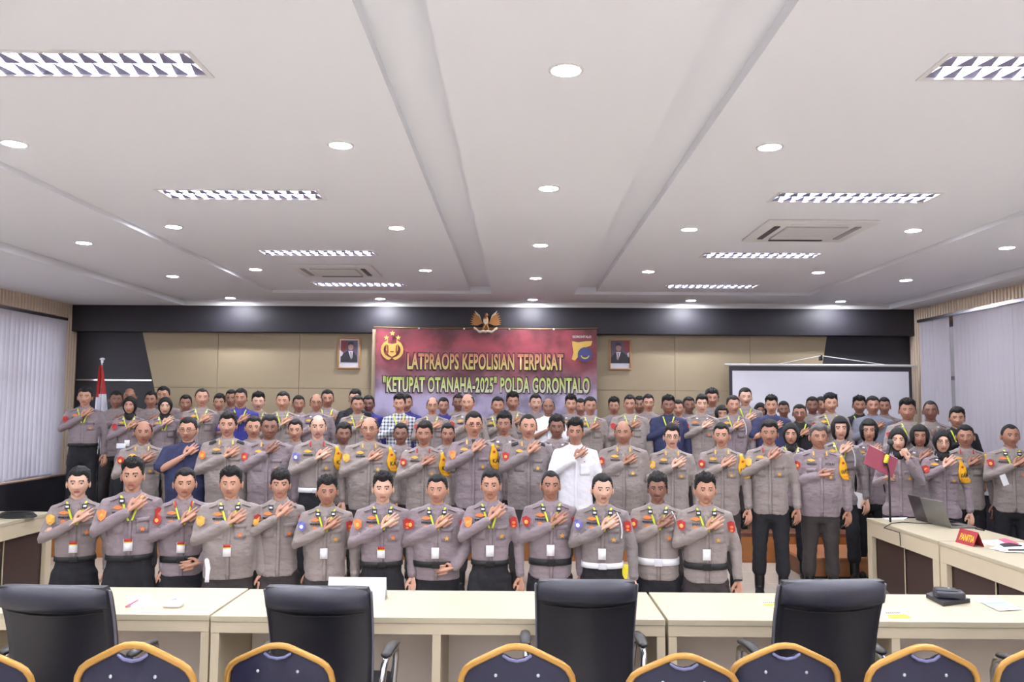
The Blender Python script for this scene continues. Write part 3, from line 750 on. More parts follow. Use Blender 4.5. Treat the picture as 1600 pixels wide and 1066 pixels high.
# ------------------------------------------------------------------ chairs
def office_chair():
    e = empty('office_chair')
    # back facing -y side is what the camera sees; sitter faces +y
    sh = MB(); n = 16; rows_ = 18; w = .235
    def bk(z):   # centre y of the back shell over height
        t = (z - .42) / .60; return -.02 - .10 * t + .05 * math.sin(t * PI)
    for side in (0, 1):
        v = []; f = []
        for j in range(rows_ + 1):
            z = .42 + .60 * j / rows_
            for i in range(n + 1):
                u = i / n * 2 - 1; ww = w * (1.0 if z < .97 else 1 - ((z - .97) / .05) ** 2 * .05) * (.94 + .06 * (z - .42) / .6)
                y = bk(z) + (.03 * u * u - .0) + (.075 - .03 * u ** 4 if side else 0)
                v.append((u * ww, y, z))
        for j in range(rows_):
            for i in range(n): a = j * (n + 1) + i; f.append((a, a + 1, a + n + 2, a + n + 1))
        sh.add(v, f)
    N = (n + 1) * (rows_ + 1); fr = []
    for i in range(n): fr.append((i, i + 1, N + i + 1, N + i)); a = rows_ * (n + 1) + i; fr.append((a, a + 1, N + a + 1, N + a))
    for j in range(rows_): a = j * (n + 1); fr.append((a, a + n + 1, N + a + n + 1, N + a)); a += n; fr.append((a, a + n + 1, N + a + n + 1, N + a))
    sh.f += fr; sh.m += [0] * len(fr); sh.sm += [False] * len(fr)
    sh.build('backrest', M['leather'], e)
    # rolled head cushion lapping over the top edge
    hr = MB(); v = []; f = []; n2 = 24; prof = [(.085, -.09), (.075, -.02), (.045, .022), (.0, .034), (-.035, .024), (-.05, -.005), (-.045, -.05), (-.022, -.078), (.0, -.08)]
    for i in range(n2 + 1):
        u = i / n2 * 2 - 1; k = (1 - abs(u) ** 8 * .5); x = u * .228; yb = bk(1.0) + .03 * u * u
        for (py, pz) in prof: v.append((x, yb + .015 + py * k, .995 + pz * (k if pz > 0 else 1) + .012 * (u * u) * (1 if pz < -.04 else -.3)))
    m_ = len(prof)
    for i in range(n2):
        for j in range(m_ - 1): a = i * m_ + j; f.append((a, a + 1, a + m_ + 1, a + m_))
        a = i * m_; f.append((a + m_ - 1, a, a + m_, a + 2 * m_ - 1))
    f.append(tuple(range(m_))); f.append(tuple(n2 * m_ + j for j in range(m_))[::-1])
    hr.add(v, f).build('head_cushion', M['leather2'], e)
    MB().tube([(-.205, bk(.90) + .022, .905), (-.1, bk(.90) + .003, .893), (0, bk(.90) - .001, .890), (.1, bk(.90) + .003, .893), (.205, bk(.90) + .022, .905)], .004, 6).build('seam', M['leather'], e)
    for s_ in (-1, 1):
        pts = [(s_ * (.238 - .016 * (1 - k / 8)), bk(.44 + .56 * k / 8) + .045, .44 + .56 * k / 8) for k in range(9)]
        MB().tube(pts, .007, 6).build('edge_piping', M['piping'], e)
        arm = [(s_ * .262, .02, .44), (s_ * .275, .0, .56), (s_ * .282, .03, .655), (s_ * .283, .09, .685), (s_ * .283, .24, .68), (s_ * .280, .30, .66), (s_ * .275, .33, .60), (s_ * .262, .34, .46)]
        MB().tube(arm, .016, 10, flat=(1, 1.5)).build('armrest_frame', M['chrome'], e)
        MB().tube([(s_ * .283, .06, .695), (s_ * .284, .16, .703), (s_ * .283, .27, .692)], [.022, .026, .022], 10, flat=(1.1, .6)).build('arm_pad', M['black_plastic'], e)
    st_ = MB().bbox(-.25, .25, .0, .50, .40, .50, b=.04, seg=3); st_.build('seat', M['leather'], e)
    MB().tube([(0, .24, .40), (0, .24, .12)], .028, 12).build('gas_column', M['chrome'], e)
    for k in range(5):
        a = 2 * PI * k / 5 + .3; c, q = math.cos(a), math.sin(a)
        lg = MB().tube([(0, .24, .12), (.28 * c, .24 + .28 * q, .075)], [.028, .018], 8).build('leg', M['chrome'], e)
        MB().tube([(.28 * c - .012 * q, .24 + .28 * q + .012 * c, .028), (.28 * c + .012 * q, .24 + .28 * q - .012 * c, .028)], .027, 12, caps=False).build('caster', M['black_plastic'], lg)
    return e
OC = office_chair(); first = True
def place(proto, used, x, y, rz, label, cat, grp, sc=None, z=0):
    e = proto if not used[0] else copy_tree(proto); used[0] = True
    e.location = (x, y, z); e.rotation_euler = (0, 0, rz)
    if sc: e.scale = sc
    tag(e, label, cat, grp); return e
u1 = [False]
GO = 'black leather office chairs behind the front desks'
place(OC, u1, -2.02, 3.77, -.03, 'black leather office chair behind the white sheet and pink pen, at the left edge', 'chair', GO, (1.04, 1, 1.0))
place(OC, u1, -.87, 3.80, -.05, 'black leather office chair in front of the blank white name card', 'chair', GO, (1.0, 1, 1.0))
place(OC, u1, .325, 3.98, 0, 'black leather office chair seen square on, below the man with the white belt', 'chair', GO, (.98, 1, 1.0))
place(OC, u1, 1.36, 3.74, .09, 'tallest black leather office chair, hiding one end of a yellow leaflet', 'chair', GO, (1.0, 1, 1.055))
place(OC, u1, 2.55, 3.70, .12, 'black office chair of which only a chrome arm shows by the right edge', 'chair', GO)
place(OC, u1, 4.72, 6.95, PI / 2 + .3, 'black office chair behind the laptop desk with a chrome arm', 'chair', GO)

def banquet_chair():
    e = empty('banquet_chair')
    # outline of the back, seen from behind (xz), centre x=0
    half = [(0, .900), (.032, .897), (.056, .888), (.11, .863), (.163, .837), (.186, .820), (.202, .793), (.209, .755), (.206, .70), (.198, .62), (.190, .52), (.186, .44)]
    def yz(z): return -.02 - .10 * max(0, (z - .44)) / .46
    pts = [(-x, yz(z), z) for x, z in half[::-1]] + [(x, yz(z), z) for x, z in half[1:]]
    MB().tube(pts, .0125, 10).build('frame', M['gold_frame'], e)
    inn = [(0, .856), (.02, .860), (.042, .872), (.052, .876), (.108, .851), (.156, .827), (.177, .811), (.191, .787), (.197, .752), (.196, .72), (.186, .62), (.178, .52), (.176, .47)]
    pb = MB(); v = []; f = []; nn = 12
    top = [(-x, z) for x, z in inn[::-1]] + [(x, z) for x, z in inn[1:]]
    # pad: rows from the outline towards the middle line, domed outwards
    cx_, cz_ = 0, .66
    for side, dy in ((0, -.020), (1, .028)):
        base = len(v); K = 6
        for k in range(K + 1):
            t = k / K
            for (x, z) in top + [(.09, .45), (-.09, .45)]:
                px_, pz_ = x * (1 - t) + 0 * t, z * (1 - t) + cz_ * t
                dome = math.sqrt(max(0, 1 - (1 - t) ** 4)); v.append((px_, yz(pz_) + dy * dome, pz_))
        m_ = len(top) + 2
        for k in range(K):
            for j in range(m_): a = base + k * m_; q = (a + j, a + (j + 1) % m_, a + m_ + (j + 1) % m_, a + m_ + j); f.append(q if side else q[::-1])
    pb.add(v, f).build('back_pad', M['vinyl'], e)
    notch = [(-.05, yz(.868) - .012, .870), (-.03, yz(.86) - .018, .858), (0, yz(.85) - .02, .852), (.03, yz(.86) - .018, .858), (.05, yz(.868) - .012, .870)]
    MB().tube(notch, .005, 6, flat=(1, 1.2)).build('notch_welt', mat('worn_blue_grey_vinyl', (.42, .42, .58), .3), e)
    for x in (-.078, .078): MB().ell((x, yz(.80) - .0185, .800), (.0065, .004, .0065), 10, 6).build('rivet', M['rivet'], e)
    MB().bbox(-.205, .205, -.01, .40, .42, .48, b=.025, seg=3).build('seat', M['vinyl'], e)
    for s_ in (-1, 1):
        MB().tube([(s_ * .186, -.02, .46), (s_ * .19, -.03, .2), (s_ * .20, -.06, .014)], .0125, 8).build('leg', M['gold_frame'], e)
        MB().tube([(s_ * .185, .36, .43), (s_ * .19, .37, .2), (s_ * .20, .39, .014)], .0125, 8).build('leg', M['gold_frame'], e)
        MB().tube([(s_ * .192, -.03, .25), (s_ * .192, .37, .25)], .009, 8).build('stretcher', M['gold_frame'], e)
    return e
BC = banquet_chair(); u2 = [False]
GBQ = 'gold framed blue banquet chairs in the front row'
for px, py, wpx, rz, lb in ((-38, 1012, 165, .0, 'gold framed navy banquet chair cut off by the left picture edge'), (209, 1002, 181, .0, 'gold framed navy banquet chair beneath the sheet with the pink pen'), (436, 1004, 163, -.03, 'gold framed navy banquet chair overlapping the chair behind the name card'), (808, 1005, 172, 0, 'gold framed navy banquet chair standing alone near the middle table joint'), (1068, 1020, 168, 0, 'gold framed navy banquet chair set lowest, touching its right neighbour'), (1228, 1004, 164, 0, 'gold framed navy banquet chair directly behind the tallest office chair'), (1445, 1006, 168, 0, 'gold framed navy banquet chair below the second yellow leaflet'), (1645, 1003, 160, 0, 'gold framed navy banquet chair cut off by the right picture edge')):
    Y = 1300 * .43 / wpx; p = at_y(px, py, Y - .12)
    place(BC, u2, p.x, Y, rz, lb, 'chair', GBQ, (1, 1, (p.z) / .9125))

# ------------------------------------------------------------------ things on the desks
TZ = .75
def slab(name, pxs, z, t, material, label, cat, grp=None):
    P_ = [at_z(x, y, z) for x, y in pxs]; c = sum(P_, Vector()) / len(P_)
    mb = MB(); n = len(P_)
    v = [(p.x - c.x, p.y - c.y, 0) for p in P_] + [(p.x - c.x, p.y - c.y, t) for p in P_]
    mb.add(v, [tuple(range(n))[::-1], tuple(range(n, 2 * n))] + [(i, (i + 1) % n, n + (i + 1) % n, n + i) for i in range(n)], 0, False)
    o = mb.build(name, material, None, (c.x, c.y, z)); tag(o, label, cat, grp); return o
slab('paper_sheet', [(195, 931), (233, 929), (252, 947), (207, 952)], TZ + .001, .002, M['paper'], 'white sheet of paper under a pink pen on the leftmost front desk', 'paper')
a, b = at_z(197, 948, TZ + .009), at_z(215, 938, TZ + .009)
o = MB().tube([(0, 0, 0), (b - a)], .0045, 8).build('pen', M['pink'], None, a); tag(o, 'pink pen lying on the white sheet on the leftmost front desk', 'pen')
c = at_z(268, 950, TZ)
wb = empty('tissue_pack', (c.x, c.y, TZ), 0, 'small white tissue pack to the right of the pink pen', 'tissue pack')
MB().bbox(-.045, .045, -.01, .06, .001, .035, b=.008).build('pack', M['card'], wb); MB().tube([(-.02, .02, .035), (.01, .03, .048), (.03, .025, .036)], .01, 8).build('tissue', M['paper'], wb)
a, b = at_z(516, 932, TZ), at_z(604, 934, TZ); c = (a + b) / 2; wv = (b.x - a.x) / 2
nc = empty('name_card', (c.x, 4.70, TZ), 0, 'blank white folded name card standing on the middle front desk', 'sign')
mb = MB(); t = .003
mb.add([(-wv, -.05, 0), (wv, -.05, 0), (wv, 0, .115), (-wv, 0, .115), (-wv, -.05 + t, 0), (wv, -.05 + t, 0), (wv, 0, .115 - 2 * t), (-wv, 0, .115 - 2 * t)], [(0, 1, 2, 3), (7, 6, 5, 4), (0, 4, 5, 1), (0, 3, 7, 4), (1, 5, 6, 2)], 0, False)
mb.add([(-wv, .05, 0), (wv, .05, 0), (wv, 0, .115), (-wv, 0, .115), (-wv, .05 - t, 0), (wv, .05 - t, 0), (wv, 0, .115 - 2 * t), (-wv, 0, .115 - 2 * t)], [(0, 1, 2, 3), (7, 6, 5, 4), (0, 4, 5, 1), (0, 3, 7, 4), (1, 5, 6, 2)], 0, False)
mb.build('card', M['card'], nc)
def leaflet(pxs, label):
    P_ = [at_z(x, y, TZ + .001) for x, y in pxs]; c = sum(P_, Vector()) / 4
    e = empty('leaflet', (c.x, c.y, TZ + .001), 0, label, 'leaflet', 'yellow leaflets on the front desk')
    def quad(nm, u0, u1, v0, v1, z0, t, m_):
        def B(u, v): return (P_[3] * (1 - u) + P_[2] * u) * (1 - v) + (P_[0] * (1 - u) + P_[1] * u) * v - c
        q = [B(u0, v0), B(u1, v0), B(u1, v1), B(u0, v1)]
        MB().add([(p.x, p.y, z0) for p in q] + [(p.x, p.y, z0 + t) for p in q], [(3, 2, 1, 0), (4, 5, 6, 7), (0, 1, 5, 4), (1, 2, 6, 5), (2, 3, 7, 6), (3, 0, 4, 7)], 0, False).build(nm, m_, e)
    quad('sheet', 0, 1, 0, 1, 0, .0015, M['paper']); quad('yellow_print', .06, .94, .12, .62, .0016, .0004, M['yellow'])
    for k in range(7): quad('title_letter', .15 + k * .1, .22 + k * .1, .72, .88, .0016, .0004, M['dark_cloth'])
leaflet([(1186, 940), (1218, 940), (1222, 950), (1194, 949)], 'yellow leaflet left of the tallest office chair, partly hidden behind it')
leaflet([(1376, 956), (1408, 956), (1432, 968), (1392, 970)], 'yellow leaflet near the front edge, right of the tallest office chair')
pts = [(1447, 934), (1462, 929), (1516, 942), (1474, 948)]
bk_ = slab('notebook', pts, TZ + .001, .022, M['leather'], 'thick black notebook with white page edges on the right front desk', 'notebook')
cc = at_z(1483, 935, TZ + .02)
po = empty('leather_pouch', (cc.x, cc.y, TZ + .0235), -.25, 'black leather pouch with press stud lying on the black notebook', 'pouch')
MB().bbox(-.075, .075, -.05, .05, 0, .04, b=.012, seg=3).build('body', M['leather2'], po); MB().bbox(-.07, .04, -.035, .035, .038, .050, b=.006).build('flap', M['leather'], po)
MB().ell((.0, 0, .051), (.006, .006, .003), 10, 6).build('stud', M['silver'], po)
slab('paper_sheet', [(1516, 935), (1555, 934), (1567, 940), (1530, 942)], TZ + .001, .002, M['paper'], 'white sheet behind the sheet with a blue heading, right front desk', 'paper', 'papers on the right front desk')
ps = slab('paper_sheet', [(1532, 941), (1568, 939), (1598, 953), (1560, 955)], TZ + .004, .002, M['paper'], 'white sheet with a pale blue heading at the right end of the front desk', 'paper', 'papers on the right front desk')
q = [at_z(x, y, TZ + .0065) - ps.location for x, y in ((1535, 942), (1570, 940), (1575, 943), (1541, 945))]
MB().add([(p.x, p.y, .0022) for p in q], [(0, 1, 2, 3)], 0, False).build('blue_heading', M['lightblue'], ps)
# side desk on the right
slab('paper_sheet', [(1379, 810), (1418, 809), (1413, 812.5), (1384, 812.5)], TZ + .001, .004, M['paper'], 'thin white paper stack near the far end of the laptop desk', 'paper')
def laptop(px, py, rz, lidc, label, open_=1.9):
    p = at_z(px, py, TZ)
    e = empty('laptop', (p.x, p.y, TZ + .001), rz, label, 'laptop', 'open laptops on the right side desk')
    MB().bbox(-.17, .17, -.12, .12, 0, .018, b=.004).build('base', lidc, e)
    MB().box(-.15, .15, -.01, .09, .018, .0195).build('keyboard', M['black_plastic'], e)
    M4 = Matrix.Translation((0, .12, .016)) @ Matrix.Rotation(math.radians(-18), 4, 'X')
    MB().bbox(-.17, .17, -.004, .004, 0, .235, b=.003, M4=M4).build('lid', lidc, e)
    MB().box(-.16, .16, -.0055, -.0042, .01, .225, M4=M4).build('screen', M['black_plastic'], e)
    return e
laptop(1487, 822, -PI / 2 + .12 + PI, mat('laptop_grey', (.47, .465, .45), .4, .2), 'grey laptop with raised lid, nearer one on the right side desk')
laptop(1466, 816.5, -PI / 2 + .1 + PI, mat('laptop_dark', (.25, .22, .23), .4), 'dark laptop standing just beyond the grey laptop')
pts = [at_z(1470, 819, TZ + .006), at_z(1440, 818, TZ + .006), at_z(1410, 816, TZ + .006), at_z(1393, 818, TZ + .006), at_z(1384, 823, TZ + .006), at_z(1381, 825, TZ + .004)]
pts.append(Vector((3.395, pts[-1].y - .05, TZ - .03))); pts.append(Vector((3.39, pts[-1].y - .02, TZ - .14)))
o = MB().tube([p - pts[0] for p in pts], .004, 6).build('cable', M['black_plastic'], None, pts[0]); tag(o, 'thin black cable looping over the edge of the laptop desk', 'cable')
p = at_z(1507, 851, TZ); ps_ = empty('table_sign', (p.x + .04, p.y, TZ + .001), 0, 'red folded table sign with yellow capitals near the edge of the side desk', 'sign')
p0, p1 = at_z(1493, 847.5, TZ), at_z(1521, 855.5, TZ); d = (p1 - p0); L = .235; ang = math.atan2(d.y, d.x)
# sign faces the aisle: rotated so its lettering is read from the camera side
ps_.rotation_euler = (0, 0, -1.50)
mb = MB(); w2 = L / 2; t = .003; hh = .11
for s_ in (-1, 1):
    mb.add([(-w2, s_ * .045, 0), (w2, s_ * .045, 0), (w2, 0, hh), (-w2, 0, hh), (-w2, s_ * (.045 - t), 0), (w2, s_ * (.045 - t), 0), (w2, 0, hh - 2 * t), (-w2, 0, hh - 2 * t)], [(0, 1, 2, 3), (7, 6, 5, 4), (0, 4, 5, 1), (0, 3, 7, 4), (1, 5, 6, 2)], 0, False)
mb.build('card', mat('sign_red', (.62, .17, .21), .5), ps_)
tm = link('lettering', text_mesh('PANITIA', 1, .03, 0, .185, .055), mat('sign_yellow', (.85, .72, .15), .5), ps_, (.01, -.0245, .052)); tm.rotation_euler = (-math.atan2(.045, hh), 0, 0)
slab('paper_sheet', [(1528, 846), (1562, 844), (1600, 850), (1600, 855), (1562, 854), (1530, 850)], TZ + .001, .003, M['paper'], 'white sheet just right of the red sign, beneath the pink folder', 'paper', 'papers by the red sign')
slab('paper_sheet', [(1545, 857), (1575, 852), (1625, 856), (1620, 864), (1570, 863)], TZ + .005, .003, M['paper'], 'white sheet nearest the desk edge with a pen on it', 'paper', 'papers by the red sign')
slab('folder', [(1560, 843.5), (1570, 842), (1592, 850), (1580, 853)], TZ + .005, .005, M['pink'], 'translucent pink folder lying over papers on the side desk', 'folder')
slab('notebook', [(1562, 851.5), (1578, 850), (1597, 854), (1568, 855)], TZ + .0085, .010, M['leather'], 'small dark notebook between the pink folder and the nearest papers', 'notebook')
a, b = at_z(1576, 859.5, TZ + .014), at_z(1606, 859.5, TZ + .014)
o = MB().tube([(0, 0, 0), b - a], .006, 8).build('pen', M['black_plastic'], None, a); tag(o, 'black pen on the nearest sheet of the right side desk', 'pen')
a, b = at_z(1524, 826, TZ + .008), at_z(1538, 829, TZ + .008)
o = MB().tube([(0, 0, 0), b - a], .006, 8).build('pen', M['black_plastic'], None, a); tag(o, 'black pen by the far edge of the desk, right of the grey laptop', 'pen')
# left side desk
p = at_z(48, 803, TZ); cb = MB()
for k in range(4):
    r_ = .17 - .012 * k; cb.tube([(r_ * math.cos(2 * PI * j / 24), r_ * .7 * math.sin(2 * PI * j / 24), .008 + .011 * k) for j in range(24)], .007, 6, closed=True)
cb.tube([(-.16, 0, .01), (-.35, -.05, .008), (-.6, -.02, .008)], .006, 6)
o = cb.build('cable_coil', M['black_plastic'], None, (max(-5.2, p.x) + .02, p.y - .25, TZ + .001)); tag(o, 'black cable coiled on the end of the left side desk', 'cable')
gc = empty('grey_cabinet', (-5.98, 9.0, 0), 0, 'olive grey cabinet with pale top against the left wall, beside the side desk', 'cabinet')
MB().bbox(-.28, .22, -.25, .25, .0, 1.06, b=.01, smooth=False).build('body', mat('olive_grey_steel', (.36, .36, .33), .5), gc)
MB().bbox(-.29, .24, -.26, .26, 1.06, 1.10, b=.008, smooth=False).build('top', mat('pale_grey_steel', (.68, .69, .70), .5), gc)
MB().bbox(-.24, .20, -.262, -.25, .06, 1.0, b=.003, smooth=False).build('door', mat('olive_grey_steel', (.36, .36, .33), .5), gc)
MB().tube([(.14, -.285, .5), (.14, -.285, .62)], .008, 8).build('handle', M['chrome'], gc)
# cable on the floor right of the boots
pts = [at_z(x, y, .012) for x, y in ((1310, 903), (1322, 910), (1330, 904), (1342, 912), (1352, 896), (1347, 908), (1360, 906))]
o = MB().tube([p - pts[0] for p in pts], .007, 6).build('cable', M['black_plastic'], None, pts[0]); tag(o, 'black cable lying loose on the tiles by the laptop desk', 'cable')
# microphone on its stand
mp_ = at_y(1388, 703, 7.95); e = empty('microphone_stand', (mp_.x, 7.95, 0), 0, 'black microphone stand in front of the woman reading from the red folder', 'microphone stand')
pt = at_y(1388, 738, 7.95)
MB().tube([(0, 0, .02), (0, 0, pt.z)], .010, 8).build('pole', M['black_plastic'], e)
MB().tube([(0, 0, .0), (0, 0, .02)], [.14, .13], 20).build('base', M['black_plastic'], e)
MB().tube([(0, 0, pt.z), (-.02, -.01, pt.z + .08)], .008, 8).build('clip', M['black_plastic'], e)
mic = MB(); mp0 = Vector((-.035, 0, pt.z + .07)); mp1 = Vector((.06, .06, mp_.z + .075 + .03))
e2 = empty('microphone', (mp_.x, 7.95, 0), 0, 'black microphone with yellow collar held by the stand at her mouth', 'microphone')
MB().tube([mp0, mp0.lerp(mp1, .7)], [.013, .019], 10).build('handle', M['black_plastic'], e2)
MB().ell(tuple(mp0.lerp(mp1, .85)), (.03, .03, .03)).build('grille', mat('mic_mesh', (.25, .25, .26), .5, .4), e2)
MB().tube([mp0.lerp(mp1, .1), mp0.lerp(mp1, .32)], .021, 10).build('collar', mat('yellow_tape', (.85, .78, .20), .5), e2)
# ------------------------------------------------------------------ people: shapes in standing coordinates, 1.72 m tall, facing -y
def sstep(a, b, x):
    t = max(0, min(1, (x - a) / (b - a))); return t * t * (3 - 2 * t)
HC = Vector((0, -.020, 1.595))
HV = [dict(w=1.0, jaw=1.0, nose=1.0, chin=1.0, yaw=0), dict(w=1.04, jaw=.55, nose=1.15, chin=.7, yaw=.06), dict(w=.95, jaw=1.25, nose=.95, chin=1.1, yaw=-.08),
      dict(w=1.04, jaw=.85, nose=1.1, chin=1.2, yaw=.14), dict(w=1.06, jaw=.4, nose=1.2, chin=.5, yaw=-.12), dict(w=.93, jaw=1.2, nose=.8, chin=.8, yaw=.05)]
def G(x, s): return math.exp(-(x / s) ** 2)
def head_pt(d, P, off=0.0):
    dx, dy, dz = d
    x = (.0785 * P['w'] + off) * dx; y = (.098 + off) * dy; z = (.119 + off) * (abs(dz) ** .94) * (1 if dz > 0 else -1)
    t = max(0, -dz)
    x *= 1 - (.20 + .12 * P['jaw']) * t ** 1.5; x *= 1 + .07 * math.exp(-((dz - .25) / .4) ** 2) * (1 if dy > -.3 else .6)
    if dy < 0: y *= 1 - .10 * t
    else: y *= 1 - .45 * sstep(.1, .9, t)
    if dy < 0 and off == 0:
        f = sstep(.0, .35, -dy); ax = abs(x)
        nz_ = .022 * P['nose'] * G(z + .036, .013) + .013 * G(z + .014, .017)
        y -= f * nz_ * G(x, .0095 + .007 * G(z + .038, .012) * P['nose'])
        y -= f * .005 * G(z - .022, .010) * G(ax - .028, .02)
        y += f * .010 * G(z - .001, .012) * G(ax - .031, .014)
        y -= f * .006 * G(z + .066, .009) * G(x, .022)
        y += f * .004 * G(z + .083, .007) * G(x, .026)
        y -= f * .008 * P['chin'] * G(z + .102, .014) * G(x, .022)
        y -= f * .004 * G(z + .032, .02) * G(ax - .042, .018)
        y += f * .003 * G(z + .052, .006) * G(ax - .026, .008)
    return Vector((x, y, z))
def grid_dirs(nu, nv):
    L = []
    for j in range(nv + 1):
        ph = -PI / 2 + PI * j / nv
        for i in range(nu):
            u = i / nu * 2 - 1; th = PI * (.52 * u + .48 * u ** 3)
            L.append((math.sin(th) * math.cos(ph), -math.cos(th) * math.cos(ph), math.sin(ph)))
    return L
NU, NVH = 60, 54
DIRS = grid_dirs(NU, NVH)
def grid_faces(nu, nv):
    return [(j * nu + i, j * nu + (i + 1) % nu, (j + 1) * nu + (i + 1) % nu, (j + 1) * nu + i) for j in range(nv) for i in range(nu)]
GF = grid_faces(NU, NVH)
_head = {}
def head_mesh(hv, mous=False):
    k = (hv, mous)
    if k in _head: return _head[k]
    P = HV[hv]; Rz = Matrix.Rotation(P['yaw'], 4, 'Z'); T = Matrix.Translation(HC) @ Rz
    mb = MB(); pts = [head_pt(d, P) for d in DIRS]; mb.add(pts, GF, 0, True, T)
    for i, f in enumerate(GF):
        c = sum((pts[q] for q in f), Vector()) / 4
        if c.y < -.03:
            ax = abs(c.x)
            if ax < .023 and -.0735 < c.z + .001 * 0 < -.0585 and True: mb.m[i] = 3
            zz = .0235 + .004 * (1 - ((ax - .031) / .018) ** 2)
            if .012 < ax < .049 and zz - .0065 < c.z < zz + .003: mb.m[i] = 2
            if mous and ax < .027 and -.058 < c.z < -.047: mb.m[i] = 2
            if ax < .02 and abs(c.z + .0662) < .0028: mb.m[i] = 3
    for s_ in (-1, 1):
        mb.ell((s_ * .031, -.0775, .0005), (.0138, .0068, .0062), 14, 8, 1, T)
        mb.ell((s_ * .031, -.0822, .0003), (.0060, .0035, .0056), 10, 6, 2, T)
        # upper lid line
        mb.tube([(s_ * .0175, -.0815, .002), (s_ * .031, -.0865, .0068), (s_ * .0455, -.078, .0028)], .0015, 6, 2, M4=T)
        # ears
        mb.ell((s_ * .085 * P['w'], .008, -.012), (.010, .019, .031), 12, 8, 0, T)
    me = mb.mesh('head'); _head[k] = me; return me
def hairline(kind, d, p, sd):
    # returns thickness (>0 where hair grows) and mask
    fr = -d[1]; ax = abs(p.x); z = p.z
    hl = {'crop': .066, 'spiky': .062, 'side': .060, 'curly': .060, 'buzz': .070, 'balding': .098, 'fringe': .038}[kind]
    line_front = hl + .008 * G(ax - .040, .016) - .003 * G(ax, .02)
    line_side = .034 if kind != 'balding' else .045
    line_back = -.065
    if fr > .0:
        t = sstep(.36, .56, fr); ln = -.004 * (1 - t) + line_front * t
        if fr < .36: ln = -.012 * (1 - sstep(.1, .3, fr)) - .004 * sstep(.1, .3, fr)
    else: ln = -.012 + (line_back + .012) * sstep(0, .6, -fr)
    mask = sstep(-.002, .022, z - ln)
    if kind == 'balding':
        mask = max(mask * sstep(.0, .35, 1 - max(0, d[2]) - .12), mask * .35 if fr < .2 else 0)
    top = sstep(.22, .75, d[2])
    th = {'crop': .0028 + .015 * top, 'spiky': .0028 + .027 * top, 'side': .006 + .020 * top, 'curly': .008 + .020 * top, 'buzz': .0025 + .004 * top, 'balding': .006, 'fringe': .006 + .022 * top}[kind]
    if kind == 'balding': th = .0045 - .002 * top
    n1 = noise.noise(Vector(d) * 6 + Vector((sd, 0, 0))); n2 = noise.noise(Vector(d) * 22 + Vector((0, sd, 0)))
    amp = {'crop': .15, 'spiky': .5, 'side': .22, 'curly': .55, 'buzz': .05, 'balding': .1, 'fringe': .25}[kind]
    th *= 1 + amp * (n1 * .7 + n2)
    if kind == 'side': th *= 1 + .35 * (p.x / .07)
    if kind in ('spiky', 'fringe') and fr > .3: th *= 1.25
    return mask, th
_hair = {}
def hair_mesh(kind, hv):
    k = (kind, hv)
    if k in _hair: return _hair[k]
    P = HV[hv]; T = Matrix.Translation(HC) @ Matrix.Rotation(P['yaw'], 4, 'Z')
    pts = []; keep = []
    for d in DIRS:
        p0 = head_pt(d, P); mask, th = hairline(kind, d, p0, hv * 3.1)
        p = head_pt(d, P, 0.0) if mask <= 0 else head_pt(d, P)
        nrm = Vector((d[0] / .076, d[1] / .096, d[2] / .116)).normalized()
        up = Vector((0, -.25 if kind in ('spiky', 'fringe') else 0, .35)) if d[2] > .3 else Vector((0, 0, 0))
        dv = (nrm + up).normalized()
        pts.append(p + dv * (th * mask - .003 * (1 - mask))); keep.append(mask > .02)
    f = [q for q in GF if sum(keep[i] for i in q) >= 3]
    mb = MB().add(pts, f, 0, True, T); me = mb.mesh('hair'); _hair[k] = me; return me
def scarf_mesh(kind, hv):
    k = (kind, hv)
    if k in _hair: return _hair[k]
    P = HV[hv]; T = Matrix.Translation(HC) @ Matrix.Rotation(P['yaw'], 4, 'Z'); pts = []; keep = []
    for d in DIRS:
        p0 = head_pt(d, P); ax = abs(p0.x); fr = -d[1]
        if kind == 'hijab':
            o = .016; face = fr > 0 and (ax / .058) ** 2 + ((p0.z + .022) / .082) ** 2 < 1
            p = head_pt(d, P, o); p.z *= 1.02
        else:
            o = .020; fr_ok = p0.z < .052 if ax < .05 else p0.z < .035
            face = fr > .12 and ax < .066 and fr_ok and not (ax > .052 and p0.z > -.10)
            p = head_pt(d, P, o); 
            if p.z < -.02 and fr < .75: p.x *= 1 + .20 * sstep(.02, .10, -p.z); p.y = max(p.y, -.085)
            if d[1] > 0 and p.z < -.03: p.y *= 1.45
            p.z *= 1.02
        pts.append(p); keep.append(not face)
    f = [q for q in GF if all(keep[i] for i in q)]
    if kind == 'bob':
        f = [q for q in f if not (sum(pts[i].z for i in q) / 4 < -.112 and -sum(pts[i].y for i in q) / 4 > .0)]
    # rolled rim: push boundary of the opening back onto the face
    cnt = {}
    for q in f:
        for i in range(4):
            e_ = tuple(sorted((q[i], q[(i + 1) % 4]))); cnt[e_] = cnt.get(e_, 0) + 1
    bd = {v for e_, c in cnt.items() if c == 1 for v in e_}
    for i in bd:
        p0 = head_pt(DIRS[i], P); pts[i] = p0 * 1.02
    mb = MB().add(pts, f, 0, True, T)
    if kind == 'hijab':
        mb.loft([(0, .0, 1.425, .088, .085), (0, -.004, 1.45, .082, .082), (0, .0, 1.475, .074, .072), (0, .012, 1.50, .064, .060)], 28)
        mb.ell((0, -.072, 1.43), (.050, .028, .04), 16, 10)
    else:
        mb.ell((0, .045, 1.56), (.088, .05, .085), 18, 12)
    me = mb.mesh(kind); _hair[k] = me; return me
